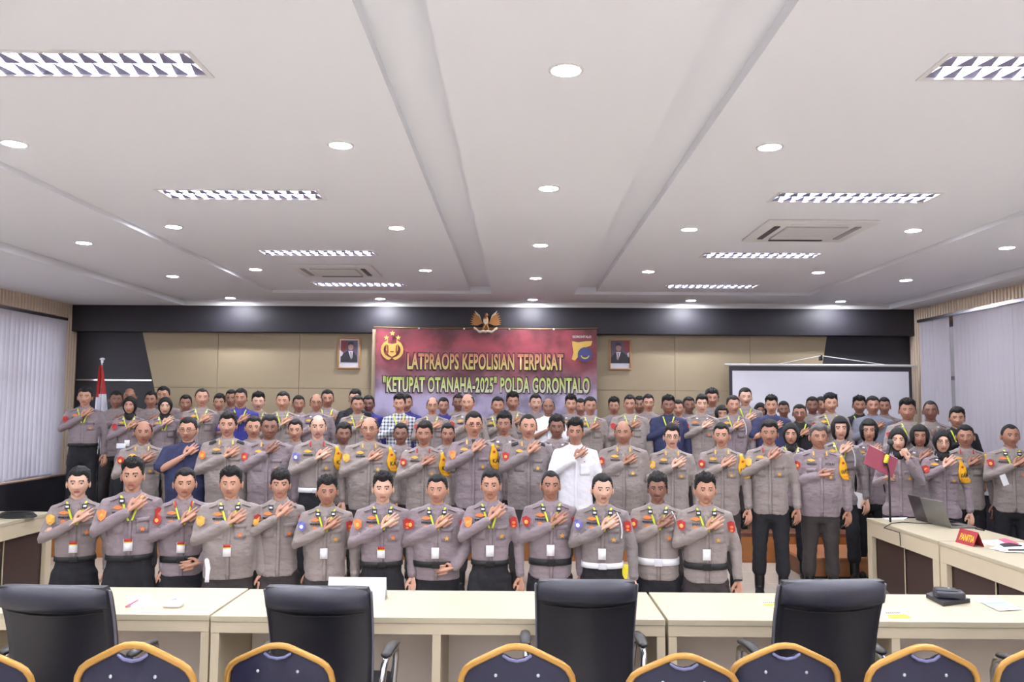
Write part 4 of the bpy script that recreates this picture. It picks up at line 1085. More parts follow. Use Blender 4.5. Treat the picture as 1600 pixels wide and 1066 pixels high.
# hand: wrist at origin, fingers +x, back of hand -y, thumb +z
_hand = {}
def hand_mesh(style):
    if style in _hand: return _hand[style]
    mb = MB()
    mb.tube([(-.03, 0, 0), (0, 0, 0), (.03, 0, -.002), (.06, 0, -.004), (.09, 0, -.004)], [.026, .027, .036, .042, .040], 14, flat=(1, .42) if True else 1)
    fl_ = [(.088, .030, .068, .13), (.093, .009, .078, .04), (.090, -.013, .073, -.06), (.082, -.034, .058, -.17)]
    for bx, bz, L, sp in fl_:
        if style == 'flat': c1, c2 = .06, .12
        elif style == 'relax': c1, c2 = .35, .45
        else: c1, c2 = 1.2, 1.5
        s1, s2, s3 = L * .45, L * .32, L * .25
        sp_ = sp * (.6 if style == 'flat' else .4)
        p0 = Vector((bx - .022, .0, bz * .95)); p1 = Vector((bx, .0, bz)); d = Vector((math.cos(sp_), 0, math.sin(sp_)))
        def bend(d, a): return (d * math.cos(a) + Vector((0, 1, 0)) * math.sin(a))
        p2 = p1 + bend(d, c1 * .6) * s1; p3 = p2 + bend(d, c1 + c2 * .5) * s2; p4 = p3 + bend(d, c1 + c2) * s3
        mb.tube([p0, p1, p2, p3, p4], [.0095, .0098, .0090, .0082, .0068], 10)
    if style == 'flat': tp = [(.018, .004, .018), (.044, .004, .038), (.068, .005, .050), (.088, .006, .053)]
    elif style == 'relax': tp = [(.018, .006, .018), (.040, .012, .038), (.064, .020, .048), (.085, .026, .048)]
    else: tp = [(.018, .006, .018), (.040, .022, .036), (.062, .040, .034), (.075, .05, .02)]
    mb.tube(tp, [.015, .0125, .011, .008], 10)
    me = remesh(mb, .0042, 2, 'hand')
    for v_ in me.vertices: v_.co *= .90; _hand[style] = me; return me
def hand_M(wrist, d, palm, mirror):
    x = Vector(d).normalized(); y = Vector(palm); y = (y - x * x.dot(y)).normalized(); z = x.cross(y)
    if mirror: z = -z
    return Matrix.Translation(wrist) @ Matrix((x, y, z)).transposed().to_4x4()
ARM = {  # right arm: elbow, wrist, hand direction, palm
    'chest': ((-.245, -.085, 1.155), (-.015, -.172, 1.285), (.80, .20, .52), (.1, 1, .1), 'flat'),
    'chesthi': ((-.245, -.10, 1.19), (-.02, -.175, 1.335), (.72, .22, .62), (.1, 1, .1), 'flat'),
    'chestlow': ((-.25, -.075, 1.13), (-.045, -.178, 1.215), (.97, .16, .16), (.1, 1, .1), 'flat'),
    'folder': ((-.235, -.03, 1.13), (-.17, -.26, 1.20), (.35, -.7, .25), (.8, .3, .0), 'fist'),
    'down': ((-.245, .015, 1.12), (-.255, -.03, .875), (0, -.08, -1), (.6, .8, 0), 'relax')}
ARML = {
    'down': ((.245, .015, 1.12), (.255, -.03, .875), (.02, -.08, -1), (-.6, .8, 0), 'relax'),
    'clasp': ((.265, -.02, 1.13), (.16, -.185, .965), (-.85, -.0, -.15), (-.1, 1, -.1), 'relax'),
    'mouth': ((.22, -.10, 1.16), (.075, -.16, 1.385), (-.35, -.05, .9), (.1, .9, .1), 'fist')}
SH = 1.385
BUILD = {'slim': (.92, .0, .94), 'mid': (1.0, .012, 1.0), 'heavy': (1.10, .045, 1.07), 'woman': (.86, .0, .92)}
def torso_rings(build, hem, grow=1.0):
    bx, belly, bd = BUILD[build]; r = []
    prof = [(.74, .172, .125, 0), (.80, .176, .128, 0), (.88, .176, .126, .2), (.94, .168, .120, .5), (1.0, .162, .117, .9), (1.06, .164, .118, 1), (1.14, .172, .122, .8), (1.22, .180, .124, .45), (1.29, .186, .122, .2), (1.35, .186, .112, 0), (1.39, .176, .100, 0), (1.425, .148, .086, 0), (1.450, .108, .074, 0), (1.468, .074, .064, 0)]
    if build == 'woman': prof = [(z, rx * (1.12 if z < .9 else .95 if z < 1.1 else 1), ry * (1.1 if 1.18 < z < 1.32 else 1), b) for z, rx, ry, b in prof]
    prof = [q for q in prof if q[0] >= hem - .001] if hem > .74 else prof
    for z, rx, ry, b in prof:
        r.append((0, .004 - belly * b * .8, z, (rx * bx + belly * b * .5) * grow, (ry * bd + belly * b * .6) * grow))
    if hem > .74: a = r[0]; r.insert(0, (a[0], a[1], hem, a[3], a[4]))
    return r
_shirt = {}
def fold_noise(me, amp=.0045):
    me.update()
    nn = [v.normal.copy() for v in me.vertices]
    for v, n_ in zip(me.vertices, nn):
        c = v.co
        a = noise.noise(Vector((c.x * 9 + c.z * 5, c.y * 8, c.z * 15))) + .5 * noise.noise(Vector((c.x * 22, c.y * 20, c.z * 34 + c.x * 14)))
        v.co = c + n_ * amp * a
def shirt_mesh(build, hem, right, left, short=False):
    k = (build, hem, right, left, short)
    if k in _shirt: return _shirt[k]
    bx = BUILD[build][0]; sr = .9 if build in ('slim', 'woman') else 1.0 if build == 'mid' else 1.1
    mb = MB().loft(torso_rings(build, hem), 28)
    for s_, A in ((-1, ARM[right]), (1, ARML[left])):
        el, wr = Vector(A[0]), Vector(A[1]); el.x *= (.6 + .4 * bx); 
        if left == 'down' and s_ > 0 or right == 'down' and s_ < 0: wr.x *= (.6 + .4 * bx)
        sh = Vector((s_ * .165 * bx, .0, SH))
        if short: e2 = sh.lerp(el, .80); mb.tube([sh + Vector((-s_ * .04, 0, .005)), sh, sh.lerp(el, .5), e2], [.055 * sr, .060 * sr, .060 * sr, .064 * sr], 14, caps=True)
        else:
            w2 = el.lerp(wr, .96)
            mb.tube([sh + Vector((-s_ * .04, 0, .005)), sh, sh.lerp(el, .5), el, el.lerp(wr, .5), w2], [.052 * sr, .060 * sr, .056 * sr, .052 * sr, .046 * sr, .041 * sr], 14)
    me = remesh(mb, .0125, 3, 'shirt'); fold_noise(me)
    t = MB().loft(torso_rings(build, hem), 40).mesh('t'); tb = bvh_of(t); sb = bvh_of(me)
    _shirt[k] = (me, tb, sb, k); return _shirt[k]
_legs = {}
def legs_mesh(pose, build, top):
    k = (pose, build, top)
    if k in _legs: return _legs[k]
    bx, belly, bd = BUILD[build]; g = .965
    rg = [q for q in torso_rings(build, .74, g) if q[2] <= top + .001]
    mb = MB(); mb.loft([(0, .01, .735, .150 * bx, .110 * bd)] + rg[1:] if len(rg) > 1 else rg + [(0, 0, .85, .16, .11)], 24)
    for s_ in (-1, 1):
        if pose == 'stand': mb.tube([(s_ * .085, .0, .84), (s_ * .092, -.005, .70), (s_ * .105, -.008, .48), (s_ * .112, .01, .30), (s_ * .114, .012, .235)], [.098 * bx, .090 * bx, .072, .070, .072], 16)
        else: mb.tube([(s_ * .085, .0, .86), (s_ * .105, -.01, .72), (s_ * .128, -.02, .56), (s_ * .133, .02, .503), (s_ * .130, .16, .500), (s_ * .125, .32, .495)], [.100 * bx, .096 * bx, .080, .072, .066, .058], 16)
    me = remesh(mb, .015, 3, 'trousers'); fold_noise(me, .006); _legs[k] = me; return me
def boot_mesh(pose):
    if pose in _legs: return _legs[pose]
    mb = MB()
    if pose == 'stand':
        mb.tube([(0, .012, .30), (0, .014, .12), (0, .02, .055)], [.052, .050, .046], 14)
        mb.tube([(0, .055, .045), (0, -.02, .046), (0, -.10, .040), (0, -.165, .034)], [.042, .044, .046, .036], 14, flat=(1, .85))
        mb.bbox(-.042, .042, -.19, .09, 0, .03, b=.012)
    else:
        mb.tube([(0, .28, .495), (0, .38, .495)], [.050, .046], 14)
        mb.tube([(0, .40, .52), (0, .44, .49), (0, .455, .45)], [.042, .044, .030], 14)
    me = remesh(mb, .011, 2, 'boot'); _legs[pose] = me; return me
_body = {}
def body_mesh(pose, build, hv, mous, right, left, short):
    k = (pose, build, hv, mous, right, left, short)
    if k in _body: return _body[k]
    kc = (pose, build, right, left, short)
    if kc not in _body:
        bx = BUILD[build][0]
        mb = MB(); mb.loft([q for q in torso_rings(build, .74, .86)[:-2] if q[2] > .86] + [(0, .0, 1.44, .07, .06), (0, .0, 1.46, .056, .055)], 22)
        mb.tube([(0, .004, 1.40), (0, .0, 1.47), (0, -.008, 1.55)], [.060, .056, .054] if build != 'woman' else [.054, .047, .046], 16)
        for s_, A in ((-1, ARM[right]), (1, ARML[left])):
            el, wr = Vector(A[0]), Vector(A[1]); el.x *= (.6 + .4 * bx)
            if left == 'down' and s_ > 0 or right == 'down' and s_ < 0: wr.x *= (.6 + .4 * bx)
            sh = Vector((s_ * .160 * bx, 0, SH - .005))
            mb.tube([sh, sh.lerp(el, .5), el, el.lerp(wr, .35), wr], [.046, .043, .038, .038, .027], 12)
        for s_ in (-1, 1):
            if pose == 'stand': mb.tube([(s_ * .085, 0, .88), (s_ * .10, 0, .50), (s_ * .112, .012, .28), (s_ * .112, .016, .09), (s_ * .112, -.06, .045)], [.070, .046, .034, .026, .022], 12)
            else: mb.tube([(s_ * .085, 0, .88), (s_ * .125, -.01, .54), (s_ * .130, .05, .50), (s_ * .127, .40, .495), (s_ * .127, .43, .48)], [.070, .046, .040, .026, .022], 12)
        _body[kc] = remesh(mb, .014, 2, 'body')
    mb = MB(); mb.join(_body[kc], 0)
    mb.join(head_mesh(hv, mous))
    for A, mir in ((ARM[right], False), (ARML[left], True)):
        wr = Vector(A[1]); bx = BUILD[build][0]
        if A in (ARM['down'], ARML['down']): wr.x *= (.6 + .4 * bx)
        mb.join(hand_mesh(A[4]), 0, hand_M(wr + Vector(A[2]).normalized() * .012, A[2], A[3], mir))
    me = mb.mesh('body'); _body[k] = me; return me
# things sewn or worn on the shirt, laid on its surface
def hit(bv, x, z, off, dirv=(0, 1, 0), both=False):
    d = Vector(dirv).normalized(); o = Vector((x, 0, z)) - d * 1.0
    r_ = bv.ray_cast(o, d)
    if r_[0] is None:
        n_ = bv.find_nearest(Vector((x, -.13, z))); p, nn = n_[0], n_[1]
        if nn.y > .3: nn = -nn
        return p + nn * off, nn
    nn = r_[1]
    if nn.dot(d) > 0: nn = -nn
    return r_[0] + (nn * .5 - d * .5) * off, nn
_dec = {}
def dgrid(key, bv, fn, nu, nv, off, t):
    if key in _dec: return _dec[key]
    v = []; f = []; m_ = (nu + 1) * (nv + 1)
    A = [];
    for j in range(nv + 1):
        for i in range(nu + 1):
            x, z = fn(i / nu, j / nv); p, n_ = hit(bv, x, z, off); A.append((p, n_))
    v = [p + n_ * t for p, n_ in A] + [p - n_ * .004 for p, n_ in A]
    for j in range(nv):
        for i in range(nu):
            a = j * (nu + 1) + i; f.append((a, a + 1, a + nu + 2, a + nu + 1)); f.append((m_ + a, m_ + a + nu + 1, m_ + a + nu + 2, m_ + a + 1))
    rim = [i for i in range(nu + 1)] + [(j * (nu + 1) + nu) for j in range(1, nv + 1)] + [nv * (nu + 1) + i for i in range(nu - 1, -1, -1)] + [j * (nu + 1) for j in range(nv - 1, 0, -1)]
    for a, b in zip(rim, rim[1:] + rim[:1]): f.append((a, m_ + a, m_ + b, b))
    me = MB().add(v, f).mesh('d', fixn=False); _dec[key] = me; return me
def dpoly(key, bv, polys, off, t):
    if key in _dec: return _dec[key]
    mb = MB()
    for pts in polys:
        c = (sum(p[0] for p in pts) / len(pts), sum(p[1] for p in pts) / len(pts)); A = [hit(bv, *c, off)] + [hit(bv, x, z, off) for x, z in pts]; n = len(pts)
        v = [p + n_ * t for p, n_ in A] + [p - n_ * .003 for p, n_ in A[1:]]
        f = [(0, 1 + i, 1 + (i + 1) % n) for i in range(n)] + [(1 + i, n + 1 + i, n + 1 + (i + 1) % n, 1 + (i + 1) % n) for i in range(n)]
        mb.add(v, f, 0, False)
    me = mb.mesh('d', fixn=False); _dec[key] = me; return me
def rect(cx, cz, w_, h_, a=0.0):
    c, s_ = math.cos(a), math.sin(a)
    return lambda u, v: (cx + (u - .5) * w_ * c - (v - .5) * h_ * s_, cz + (u - .5) * w_ * s_ + (v - .5) * h_ * c)
def rpoly(cx, cz, w_, h_): return [(cx - w_ / 2, cz - h_ / 2), (cx + w_ / 2, cz - h_ / 2), (cx + w_ / 2, cz + h_ / 2), (cx - w_ / 2, cz + h_ / 2)]
def dtext(key, bv, s, cx, cz, w_, h_, off, a=0.0):
    if key in _dec: return _dec[key]
    me = text_mesh(s, 1, .02, 0, w_, h_).copy(); c, q = math.cos(a), math.sin(a)
    for v in me.vertices:
        x, z = v.co.x * c - v.co.z * q + cx, v.co.x * q + v.co.z * c + cz
        p, n_ = hit(bv, x, z, off); v.co = p
    _dec[key] = me; return me
def child(par, name, me, m_, label=None):
    o = link(name, me, m_, par)
    if label: o['label'] = label
    return o
PLACED = []
def person(px, yt, row, build='mid', hair='crop', hv=0, skin=1, shirt='a', opt='', label='', pants='trouser_brown', right='chest', left='down', arm=None, hcol='hair', grp=None, dy=0.0, patch=None, turn=None):
    Yr, fl_, pose = {'K': (6.95, 0, 'kneel'), 'F': (8.3, 0, 'stand'), 'G': (9.05, 0, 'stand'), 'P': (9.45, .22, 'stand'), 'S': (10.45, .34, 'stand'), 'T': (11.25, .34, 'stand')}[row]
    Y = Yr + dy
    if row in 'GST':
        for _ in range(12):
            q = at_y(px, yt, Y)
            if any(abs(q.x - a) < .37 and abs(Y - b_) < .27 for a, b_, r_ in PLACED if (r_ in 'ST') == (row in 'ST')): Y += .07 if Y < 11.72 or row == 'G' else -.02
            else: break
    PLACED.append((at_y(px, yt, Y).x, Y, row))
    hat = {'spiky': .026, 'crop': .012, 'side': .018, 'curly': .02, 'buzz': .005, 'balding': .0, 'fringe': .02, 'hijab': .016, 'bob': .018}[hair]
    p = at_y(px, yt, Y); drop = .43 if pose == 'kneel' else 0
    k = (p.z - fl_) / (1.714 + hat - drop); kk = max(.88, min(1.08, k))
    e = empty('person', (p.x, Y, fl_), 0, label, 'person', grp)
    e.rotation_euler = (0, 0, (-math.atan2(p.x, Y) * .75 + random.uniform(-.05, .05)) if turn is None else turn)
    e.scale = (kk * .985 if k > 1 else max(kk, .93), kk, k)
    short = 'h' in opt; tuck = 't' in opt; hem = .98 if tuck else (.845 if pose == 'kneel' else .80)
    lo = -drop
    mous = 'm' in opt
    bm_ = body_mesh(pose, build, hv, mous, right, left, short)
    b = link('body', bm_, [M['skin%d' % skin], M['eye_white'], M['brow'], M['lip']], e, (0, 0, lo))
    big = row in 'KF'
    S = shirt_mesh(build, hem, right, left, short); key = S[3]; me, tb, sb = S[0], S[1], S[2]
    so = link('shirt', me, M['shirt_' + shirt], e, (0, 0, lo))
    lg = link('trousers', legs_mesh(pose, build, 1.0 if tuck else .9), M[pants], e, (0, 0, lo))
    for s_ in (-1, 1): 
        bt = link('boot', boot_mesh(pose), M['boot'], e, (s_ * (.113 if pose == 'stand' else .126), 0, lo))
    if hair in ('hijab', 'bob'): link('head_scarf' if hair == 'hijab' else 'hair', scarf_mesh(hair, hv), M['hijab' if hair == 'hijab' else hcol], e, (0, 0, lo))
    else: link('hair', hair_mesh(hair, hv), M[hcol], e, (0, 0, lo))
    uni = shirt in 'abcd'
    def D(name, me_, mm, lab=None, par=None): o = child(so if par is None else par, name, me_, mm, lab); return o
    dark = M['shirt_' + shirt]
    bx = BUILD[build][0]
    # collar: two flaps and a stand
    if 'n' not in opt:
        cm = M['shirt_' + shirt]
        ck = ('collar', key[:2])
        if ck not in _dec:
            mb = MB(); n = 26; v = []; f = []
            for i in range(n + 1):
                a = -PI / 2 + .42 + (2 * PI - .84) * i / n; c, q = math.cos(a), math.sin(a); fr = max(0, -q)
                v.append((.062 * c, .061 * q - .002, 1.492 - .022 * fr)); v.append((.078 * c, .076 * q - .004, 1.452 - .030 * fr)); v.append((.070 * c, .066 * q - .002, 1.45 - .030 * fr))
            for i in range(n): a = i * 3; f += [(a, a + 3, a + 4, a + 1), (a + 1, a + 4, a + 5, a + 2), (a + 2, a + 5, a + 3, a)]
            mb.add(v, f)
            for s_ in (-1, 1):
                pts = [(s_ * .020, 1.432), (s_ * .058, 1.445), (s_ * .084, 1.405), (s_ * .056, 1.372)]
                A = [hit(tb, x, z, .014) for x, z in pts]
                v = [q[0] for q in A] + [q[0] - q[1] * .012 for q in A]
                v[0] = Vector((s_ * .026, -.066, 1.462)); v[1] = Vector((s_ * .062, -.050, 1.474))
                mb.add(v, [(0, 1, 2, 3), (4, 7, 6, 5), (0, 4, 5, 1), (1, 5, 6, 2), (2, 6, 7, 3), (3, 7, 4, 0)], 0, False)
            _dec[ck] = mb.mesh('collar', fixn=False)
        D('collar', _dec[ck], cm)
    if 'V' in opt: D('undershirt', dpoly(('under', key[:2]), tb, [[(-.018, 1.455), (.018, 1.455), (0, 1.385)]], .006, .002), M['dark_cloth'])
    if uni and row != 'T':
        zp0 = hem + .01
        D('placket', dgrid(('plk', key[:2]), tb, lambda u, v: ((u - .5) * .030, zp0 + v * (1.39 - zp0)), 2, 12, .004, .002), M['shirt_' + shirt])
        if big: D('seam', dgrid(('sm', key[:2]), tb, lambda u, v: (.014 + u * .003, zp0 + v * (1.39 - zp0)), 1, 12, .005, .003), M['seam'])
        D('epaulette', dpoly(('epL', key[:2]), sb, [[(.085 * bx, 1.43), (.15 * bx, 1.405), (.15 * bx, 1.425), (.09 * bx, 1.445)]], .010, .006), M['dark_cloth' if 'e' in opt else 'shirt_' + shirt])
        D('epaulette', dpoly(('epR', key[:2]), sb, [[(-.085 * bx, 1.43), (-.15 * bx, 1.405), (-.15 * bx, 1.425), (-.09 * bx, 1.445)]], .010, .006), M['dark_cloth' if 'e' in opt else 'shirt_' + shirt])
        for s_ in ((-1, 1) if big else (1,)):
            D('pocket', dgrid(('pk', key[:2], s_), tb, rect(s_ * .088, 1.225, .088, .105), 4, 4, .004, .004), M['shirt_' + shirt])
            fp_ = D('pocket_flap', dgrid(('pf', key[:2], s_), tb, rect(s_ * .088, 1.268, .094, .034), 4, 1, .009, .004), M['shirt_' + shirt])
        if 'o' in opt or big: D('badge', dpoly(('bd', key[:2]), tb, [star(.088, 1.20, .022)], .010, .003), M['orange' if 'o' in opt else 'gold'])
        D('wing_badge', dpoly(('wb', key[:2]), tb, [[(-.125, 1.358), (-.085, 1.348), (-.045, 1.358), (-.06, 1.372), (-.085, 1.378), (-.11, 1.372)]], .008, .003), M['orange' if ('o' in opt or row == 'K') else 'gold'])
        if 'Z' in opt: D('name_lettering', dtext(('nmz', key[:2]), tb, 'JAN', -.085, 1.322, .06, .022, .012), M['dark_cloth'])
        else: D('name_tape', dpoly(('nt', key[:2]), tb, [rpoly(-.122 + .013 * q, 1.327, .009, .014) for q in range(7)], .009, .002), M['dark_cloth'])
        if row == 'K': D('qualification_badge', dpoly(('qb', key[:2]), tb, [[(-.11, 1.29), (-.085, 1.283), (-.06, 1.29), (-.07, 1.303), (-.085, 1.307), (-.10, 1.303)]], .009, .003), M['orange'])
        if 'p' in opt: D('police_lettering', dtext(('polri', key[:2]), tb, 'POLRI', .088, 1.327, .085, .022, .011), M['dark_cloth'])
        # collar rank marks
        for s_ in (-1, 1):
            if 'g' in opt: D('rank_tab', dpoly(('rk', key[:2], s_), tb, [rpoly(s_ * .060, 1.425, .012, .042)], .026, .004), M['gold'])
            elif 'r' in opt: D('rank_tab', dpoly(('rk', key[:2], s_), tb, [rpoly(s_ * .060, 1.425, .014, .044)], .026, .004), M['red'])
            else:
                if big: D('rank_patch', dpoly(('rp', key[:2], s_), tb, [rpoly(s_ * .062, 1.408, .036, .036)], .022, .003), M['dark_cloth'])
                D('rank_mark', dpoly(('rm', key[:2], s_), tb, [rpoly(s_ * .062, 1.408, .022, .013)], .026, .004), M['silver'])
        # shoulder patches
        pm = {'red': 'red', 'orange': 'orange', 'blue': 'blue', 'gold': 'gold'}.get(patch, None)
        if row in 'KFS' or pm:
            D('shoulder_patch', dpoly(('spR', key), sb, [[(-.205 * bx - .028, 1.335), (-.205 * bx - .02, 1.285), (-.20 * bx, 1.268), (-.20 * bx + .028, 1.29), (-.20 * bx + .03, 1.335), (-.20 * bx + .0, 1.352)]], .006, .003), M[pm or 'red'])
            if big: D('patch_centre', dpoly(('spc', key), sb, [[(-.202 * bx + .014 * math.cos(a), 1.305 + .016 * math.sin(a)) for a in [2 * PI * q / 8 for q in range(8)]]], .011, .003), M['gold' if pm != 'blue' else 'silver'])
            if arm is None and row == 'K':
                D('shoulder_patch', dpoly(('spL', key), sb, [[(.20 * bx - .028, 1.335), (.205 * bx - .026, 1.27), (.215 * bx, 1.252), (.205 * bx + .030, 1.27), (.20 * bx + .026, 1.335), (.20 * bx + .0, 1.350)]], .006, .003), M['red'])
                D('patch_emblem', dpoly(('spl2', key), sb, [[(.205 * bx + .014 * math.cos(a), 1.30 + .012 * math.sin(a)) for a in [2 * PI * q / 8 for q in range(8)]], [(.205 * bx + .012 * math.cos(a), 1.272 + .010 * math.sin(a)) for a in [2 * PI * q / 8 for q in range(8)]]], .011, .003), M['orange'])
    if shirt in ('white', 'navy', 'black', 'blue', 'grey', 'check') and 'n' not in opt:
        D('placket', dgrid(('plk2', key[:2]), tb, lambda u, v: ((u - .5) * .030, hem + .01 + v * (1.38 - hem)), 2, 12, .004, .002), M['shirt_' + shirt])
        if shirt == 'white':
            D('pocket', dgrid(('pkw', key[:2]), tb, rect(.088, 1.235, .10, .11), 4, 4, .004, .003), M['shirt_white'])
            D('pin', dpoly(('pinw', key[:2]), tb, [star(.085, 1.31, .009)], .012, .003), M['red'])
    if 'y' in opt:   # lanyard
        def strip(s_, x0, x1, z0, z1): return lambda u, v: (s_ * (x0 + (x1 - x0) * v) + (u - .5) * .016, z0 + (z1 - z0) * v)
        for s_ in (-1, 1):
            D('lanyard', dgrid(('ly', key[:2], s_), tb, strip(s_, .070, .012, 1.445, 1.265), 1, 12, .016, .002), M['yellow_green'], None, e if False else None)
    if 'i' in opt:
        zc = 1.085; ic = dgrid(('id', key[:2]), tb, rect(-.005, zc, .062, .088), 2, 2, .018, .002)
        o = D('id_card', ic, M['card'])
        if row == 'K' and 'q' in opt: child(o, 'card_stripe', dgrid(('ids', key[:2]), tb, rect(-.005, zc + .036, .058, .022), 2, 1, .021, .002), M['red'])
        if 'q' in opt: child(o, 'card_band', dgrid(('idb', key[:2]), tb, rect(-.005, zc + .022, .058, .008), 2, 1, .021, .002), M['yellow'])
    # belts
    def belt(zc, hw, mm, grow, nm='belt'):
        kb = ('belt', key[:2], zc, hw, grow)
        if kb not in _dec:
            rg = torso_rings(build, .74, 1.0)
            def at(z):
                for a, q in zip(rg, rg[1:]):
                    if a[2] <= z <= q[2]:
                        t = (z - a[2]) / (q[2] - a[2]); return [a[i] + (q[i] - a[i]) * t for i in range(5)]
            R_ = []
            for z in (zc - hw, zc + hw):
                r_ = at(z); R_.append((r_[0], r_[1], z, r_[3] + grow, r_[4] + grow))
            _dec[kb] = MB().loft(R_, 40).mesh('belt')
        o = child(lg if tuck else so, nm, _dec[kb], mm)
        bk = ('buckle', kb)
        if bk not in _dec:
            r_ = MB(); y = min(q[1] for q in [v.co for v in _dec[kb].vertices]); r_.bbox(-.034, .034, y - .008, y + .004, zc - hw - .003, zc + hw + .003, b=.004); _dec[bk] = r_.mesh('buckle')
        child(o, 'buckle', _dec[bk], M['silver'] if 'w' in opt else M['black_plastic'])
    if tuck: belt(.985, .022 if 'w' in opt else .019, M['belt_white' if 'w' in opt else 'belt_black'], .008)
    elif 'b' in opt: belt(.985, .026, M['belt_black'], .010)
    elif 'w' in opt: belt(1.0, .028, M['belt_white'], .010)
    if arm is not None:
        def band(u, v):
            z = 1.405 - .235 * v; hw = .012 + .050 * sstep(0, .72, v) - .012 * sstep(.85, 1, v) * abs(u - .5) * 2
            return (.185 * bx + .052 * v + (u - .5) * 2 * hw, z + .02 * ((u - .5) * 2) ** 2 * v)
        o = D('armband', dgrid(('ab', key), sb, band, 8, 14, .009, .003), M['armband'], 'amber arm badge')
        child(o, 'armband_lettering', dtext(('abt', key, arm), sb, arm, .185 * bx + .036, 1.252, .082 if len(arm) > 3 else .06, .042, .0165), M['dark_cloth'])
        child(o, 'small_print', dpoly(('abs', key), sb, [rpoly(.185 * bx + .014 + .012 * q, 1.206, .007, .008) for q in range(6)], .016, .001), M['orange'])
        child(o, 'arm_emblem', dpoly(('abe', key), sb, [star(.185 * bx + .018, 1.338, .017)], .015, .002), M['red'])
    if 'k' in opt:   # white shoulder cord
        pts = []
        for z, x in ((1.41, .115), (1.37, .135), (1.32, .150), (1.26, .155), (1.21, .150)): pts.append(hit(sb, x * bx, z, .012)[0])
        kc = ('cord', key)
        if kc not in _dec: _dec[kc] = MB().tube(pts, .006, 6).mesh('cord')
        D('shoulder_cord', _dec[kc], M['belt_white'])
    if 'G' in opt:   # spectacles
        kg = ('gl', hv)
        if kg not in _dec:
            mb = MB(); T = Matrix.Translation(HC) @ Matrix.Rotation(HV[hv]['yaw'], 4, 'Z')
            for s_ in (-1, 1):
                mb.tube([(s_ * .031 + .023 * math.cos(a), -.098, .001 + .015 * math.sin(a)) for a in [2 * PI * q / 14 for q in range(14)]], .0020, 6, closed=True, M4=T)
                mb.tube([(s_ * .054, -.097, .004), (s_ * .078, -.05, .004), (s_ * .083, .0, .0)], .0016, 6, M4=T)
            mb.tube([(-.009, -.099, .003), (.009, -.099, .003)], .002, 6, M4=T); _dec[kg] = mb.mesh('glasses')
        child(b, 'glasses', _dec[kg], M['black_plastic'])
    if 'W' in opt:
        A = ARML[left]; el, wr = Vector(A[0]), Vector(A[1]); q = el.lerp(wr, .98); r_ = MB(); d_ = (wr - el).normalized()
        r_.tube([q - d_ * .008, q + d_ * .018], .037, 14, caps=False); kw = ('watch', left)
        if kw not in _dec: _dec[kw] = r_.mesh('watch')
        child(so, 'wristwatch', _dec[kw], M['black_plastic'])
    return e
# ------------------------------------------------------------------ the people
GK, GF_, GG, GS, GT = 'officers kneeling in the front row', 'people standing in the second row', 'people half hidden behind the second row', 'people standing at the front of the stage', 'people at the back of the stage'
P_ = person
TB, TK = 'trouser_brown', 'trouser_black'
# front row, kneeling
P_(124, 729, 'K', 'slim', 'side', 0, 0, 'a', 'tyiqo', 'kneeling officer with swept black hair, tucked shirt, nearest the coiled cable', TK, patch='gold', grp=GK)
P_(209, 714, 'K', 'mid', 'spiky', 2, 1, 'c', 'tyiqo', 'kneeling officer with flat-topped hair and orange badges, second from the left desk', TK, patch='orange', right='chesthi', grp=GK, dy=-.08)
P_(290, 731, 'K', 'mid', 'crop', 1, 1, 'c', 'yiqbr', 'kneeling officer with red collar tabs and black belt holding a glove', TK, patch='red', left='clasp', grp=GK, dy=.06)
P_(362, 728, 'K', 'heavy', 'spiky', 4, 1, 'b', 'yiqo', 'stout kneeling officer with curly crest of hair and beltless untucked shirt', TB, patch='gold', grp=GK, dy=-.06)
P_(439, 731, 'K', 'slim', 'fringe', 5, 1, 'b', 'o', 'slim kneeling officer with fringe and no lanyard or card', TB, patch='gold', right='chesthi', grp=GK, dy=.06)
P_(512, 742, 'K', 'mid', 'spiky', 3, 2, 'b', 'yi', 'kneeling officer with square hairline and plain beltless shirt, behind the folded card', TB, patch='blue', grp=GK)
P_(599, 736, 'K', 'mid', 'spiky', 0, 0, 'c', 'tyiqo', 'pale kneeling officer with combed-up black hair, immediately right of the folded name card', TK, patch='orange', grp=GK, dy=-.04)
P_(684, 741, 'K', 'heavy', 'crop', 4, 1, 'c', 'yib', 'stocky kneeling officer resting one hand on his black belt', TK, patch='red', left='clasp', grp=GK, dy=.05)
P_(767, 733, 'K', 'slim', 'crop', 2, 1, 'c', 'tyi', 'lean kneeling officer with long neck and black trouser belt, tall card below his arm', TK, patch='orange', right='chesthi', grp=GK, dy=-.05)
P_(860, 735, 'K', 'mid', 'buzz', 5, 2, 'c', 'yib', 'dark kneeling officer with pale cuffs and black belt, kneeling before the white shirt', TK, patch='red', grp=GK, dy=.04)
P_(941, 740, 'K', 'mid', 'crop', 3, 0, 'd', 'tyiwk', 'kneeling officer with blue arm badge and bright white belt over dark trousers', TK, patch='blue', grp=GK, dy=-.05)
P_(1027, 738, 'K', 'mid', 'curly', 2, 3, 'b', 'ywkmo', 'kneeling officer with moustache and white belt over his untucked shirt', TK, patch='red', grp=GK, dy=.06)
P_(1101, 738, 'K', 'mid', 'spiky', 1, 1, 'b', 'yibZW', 'kneeling officer with black belt and wristwatch at the right end of his row', TB, patch='red', grp=GK, dy=-.05)
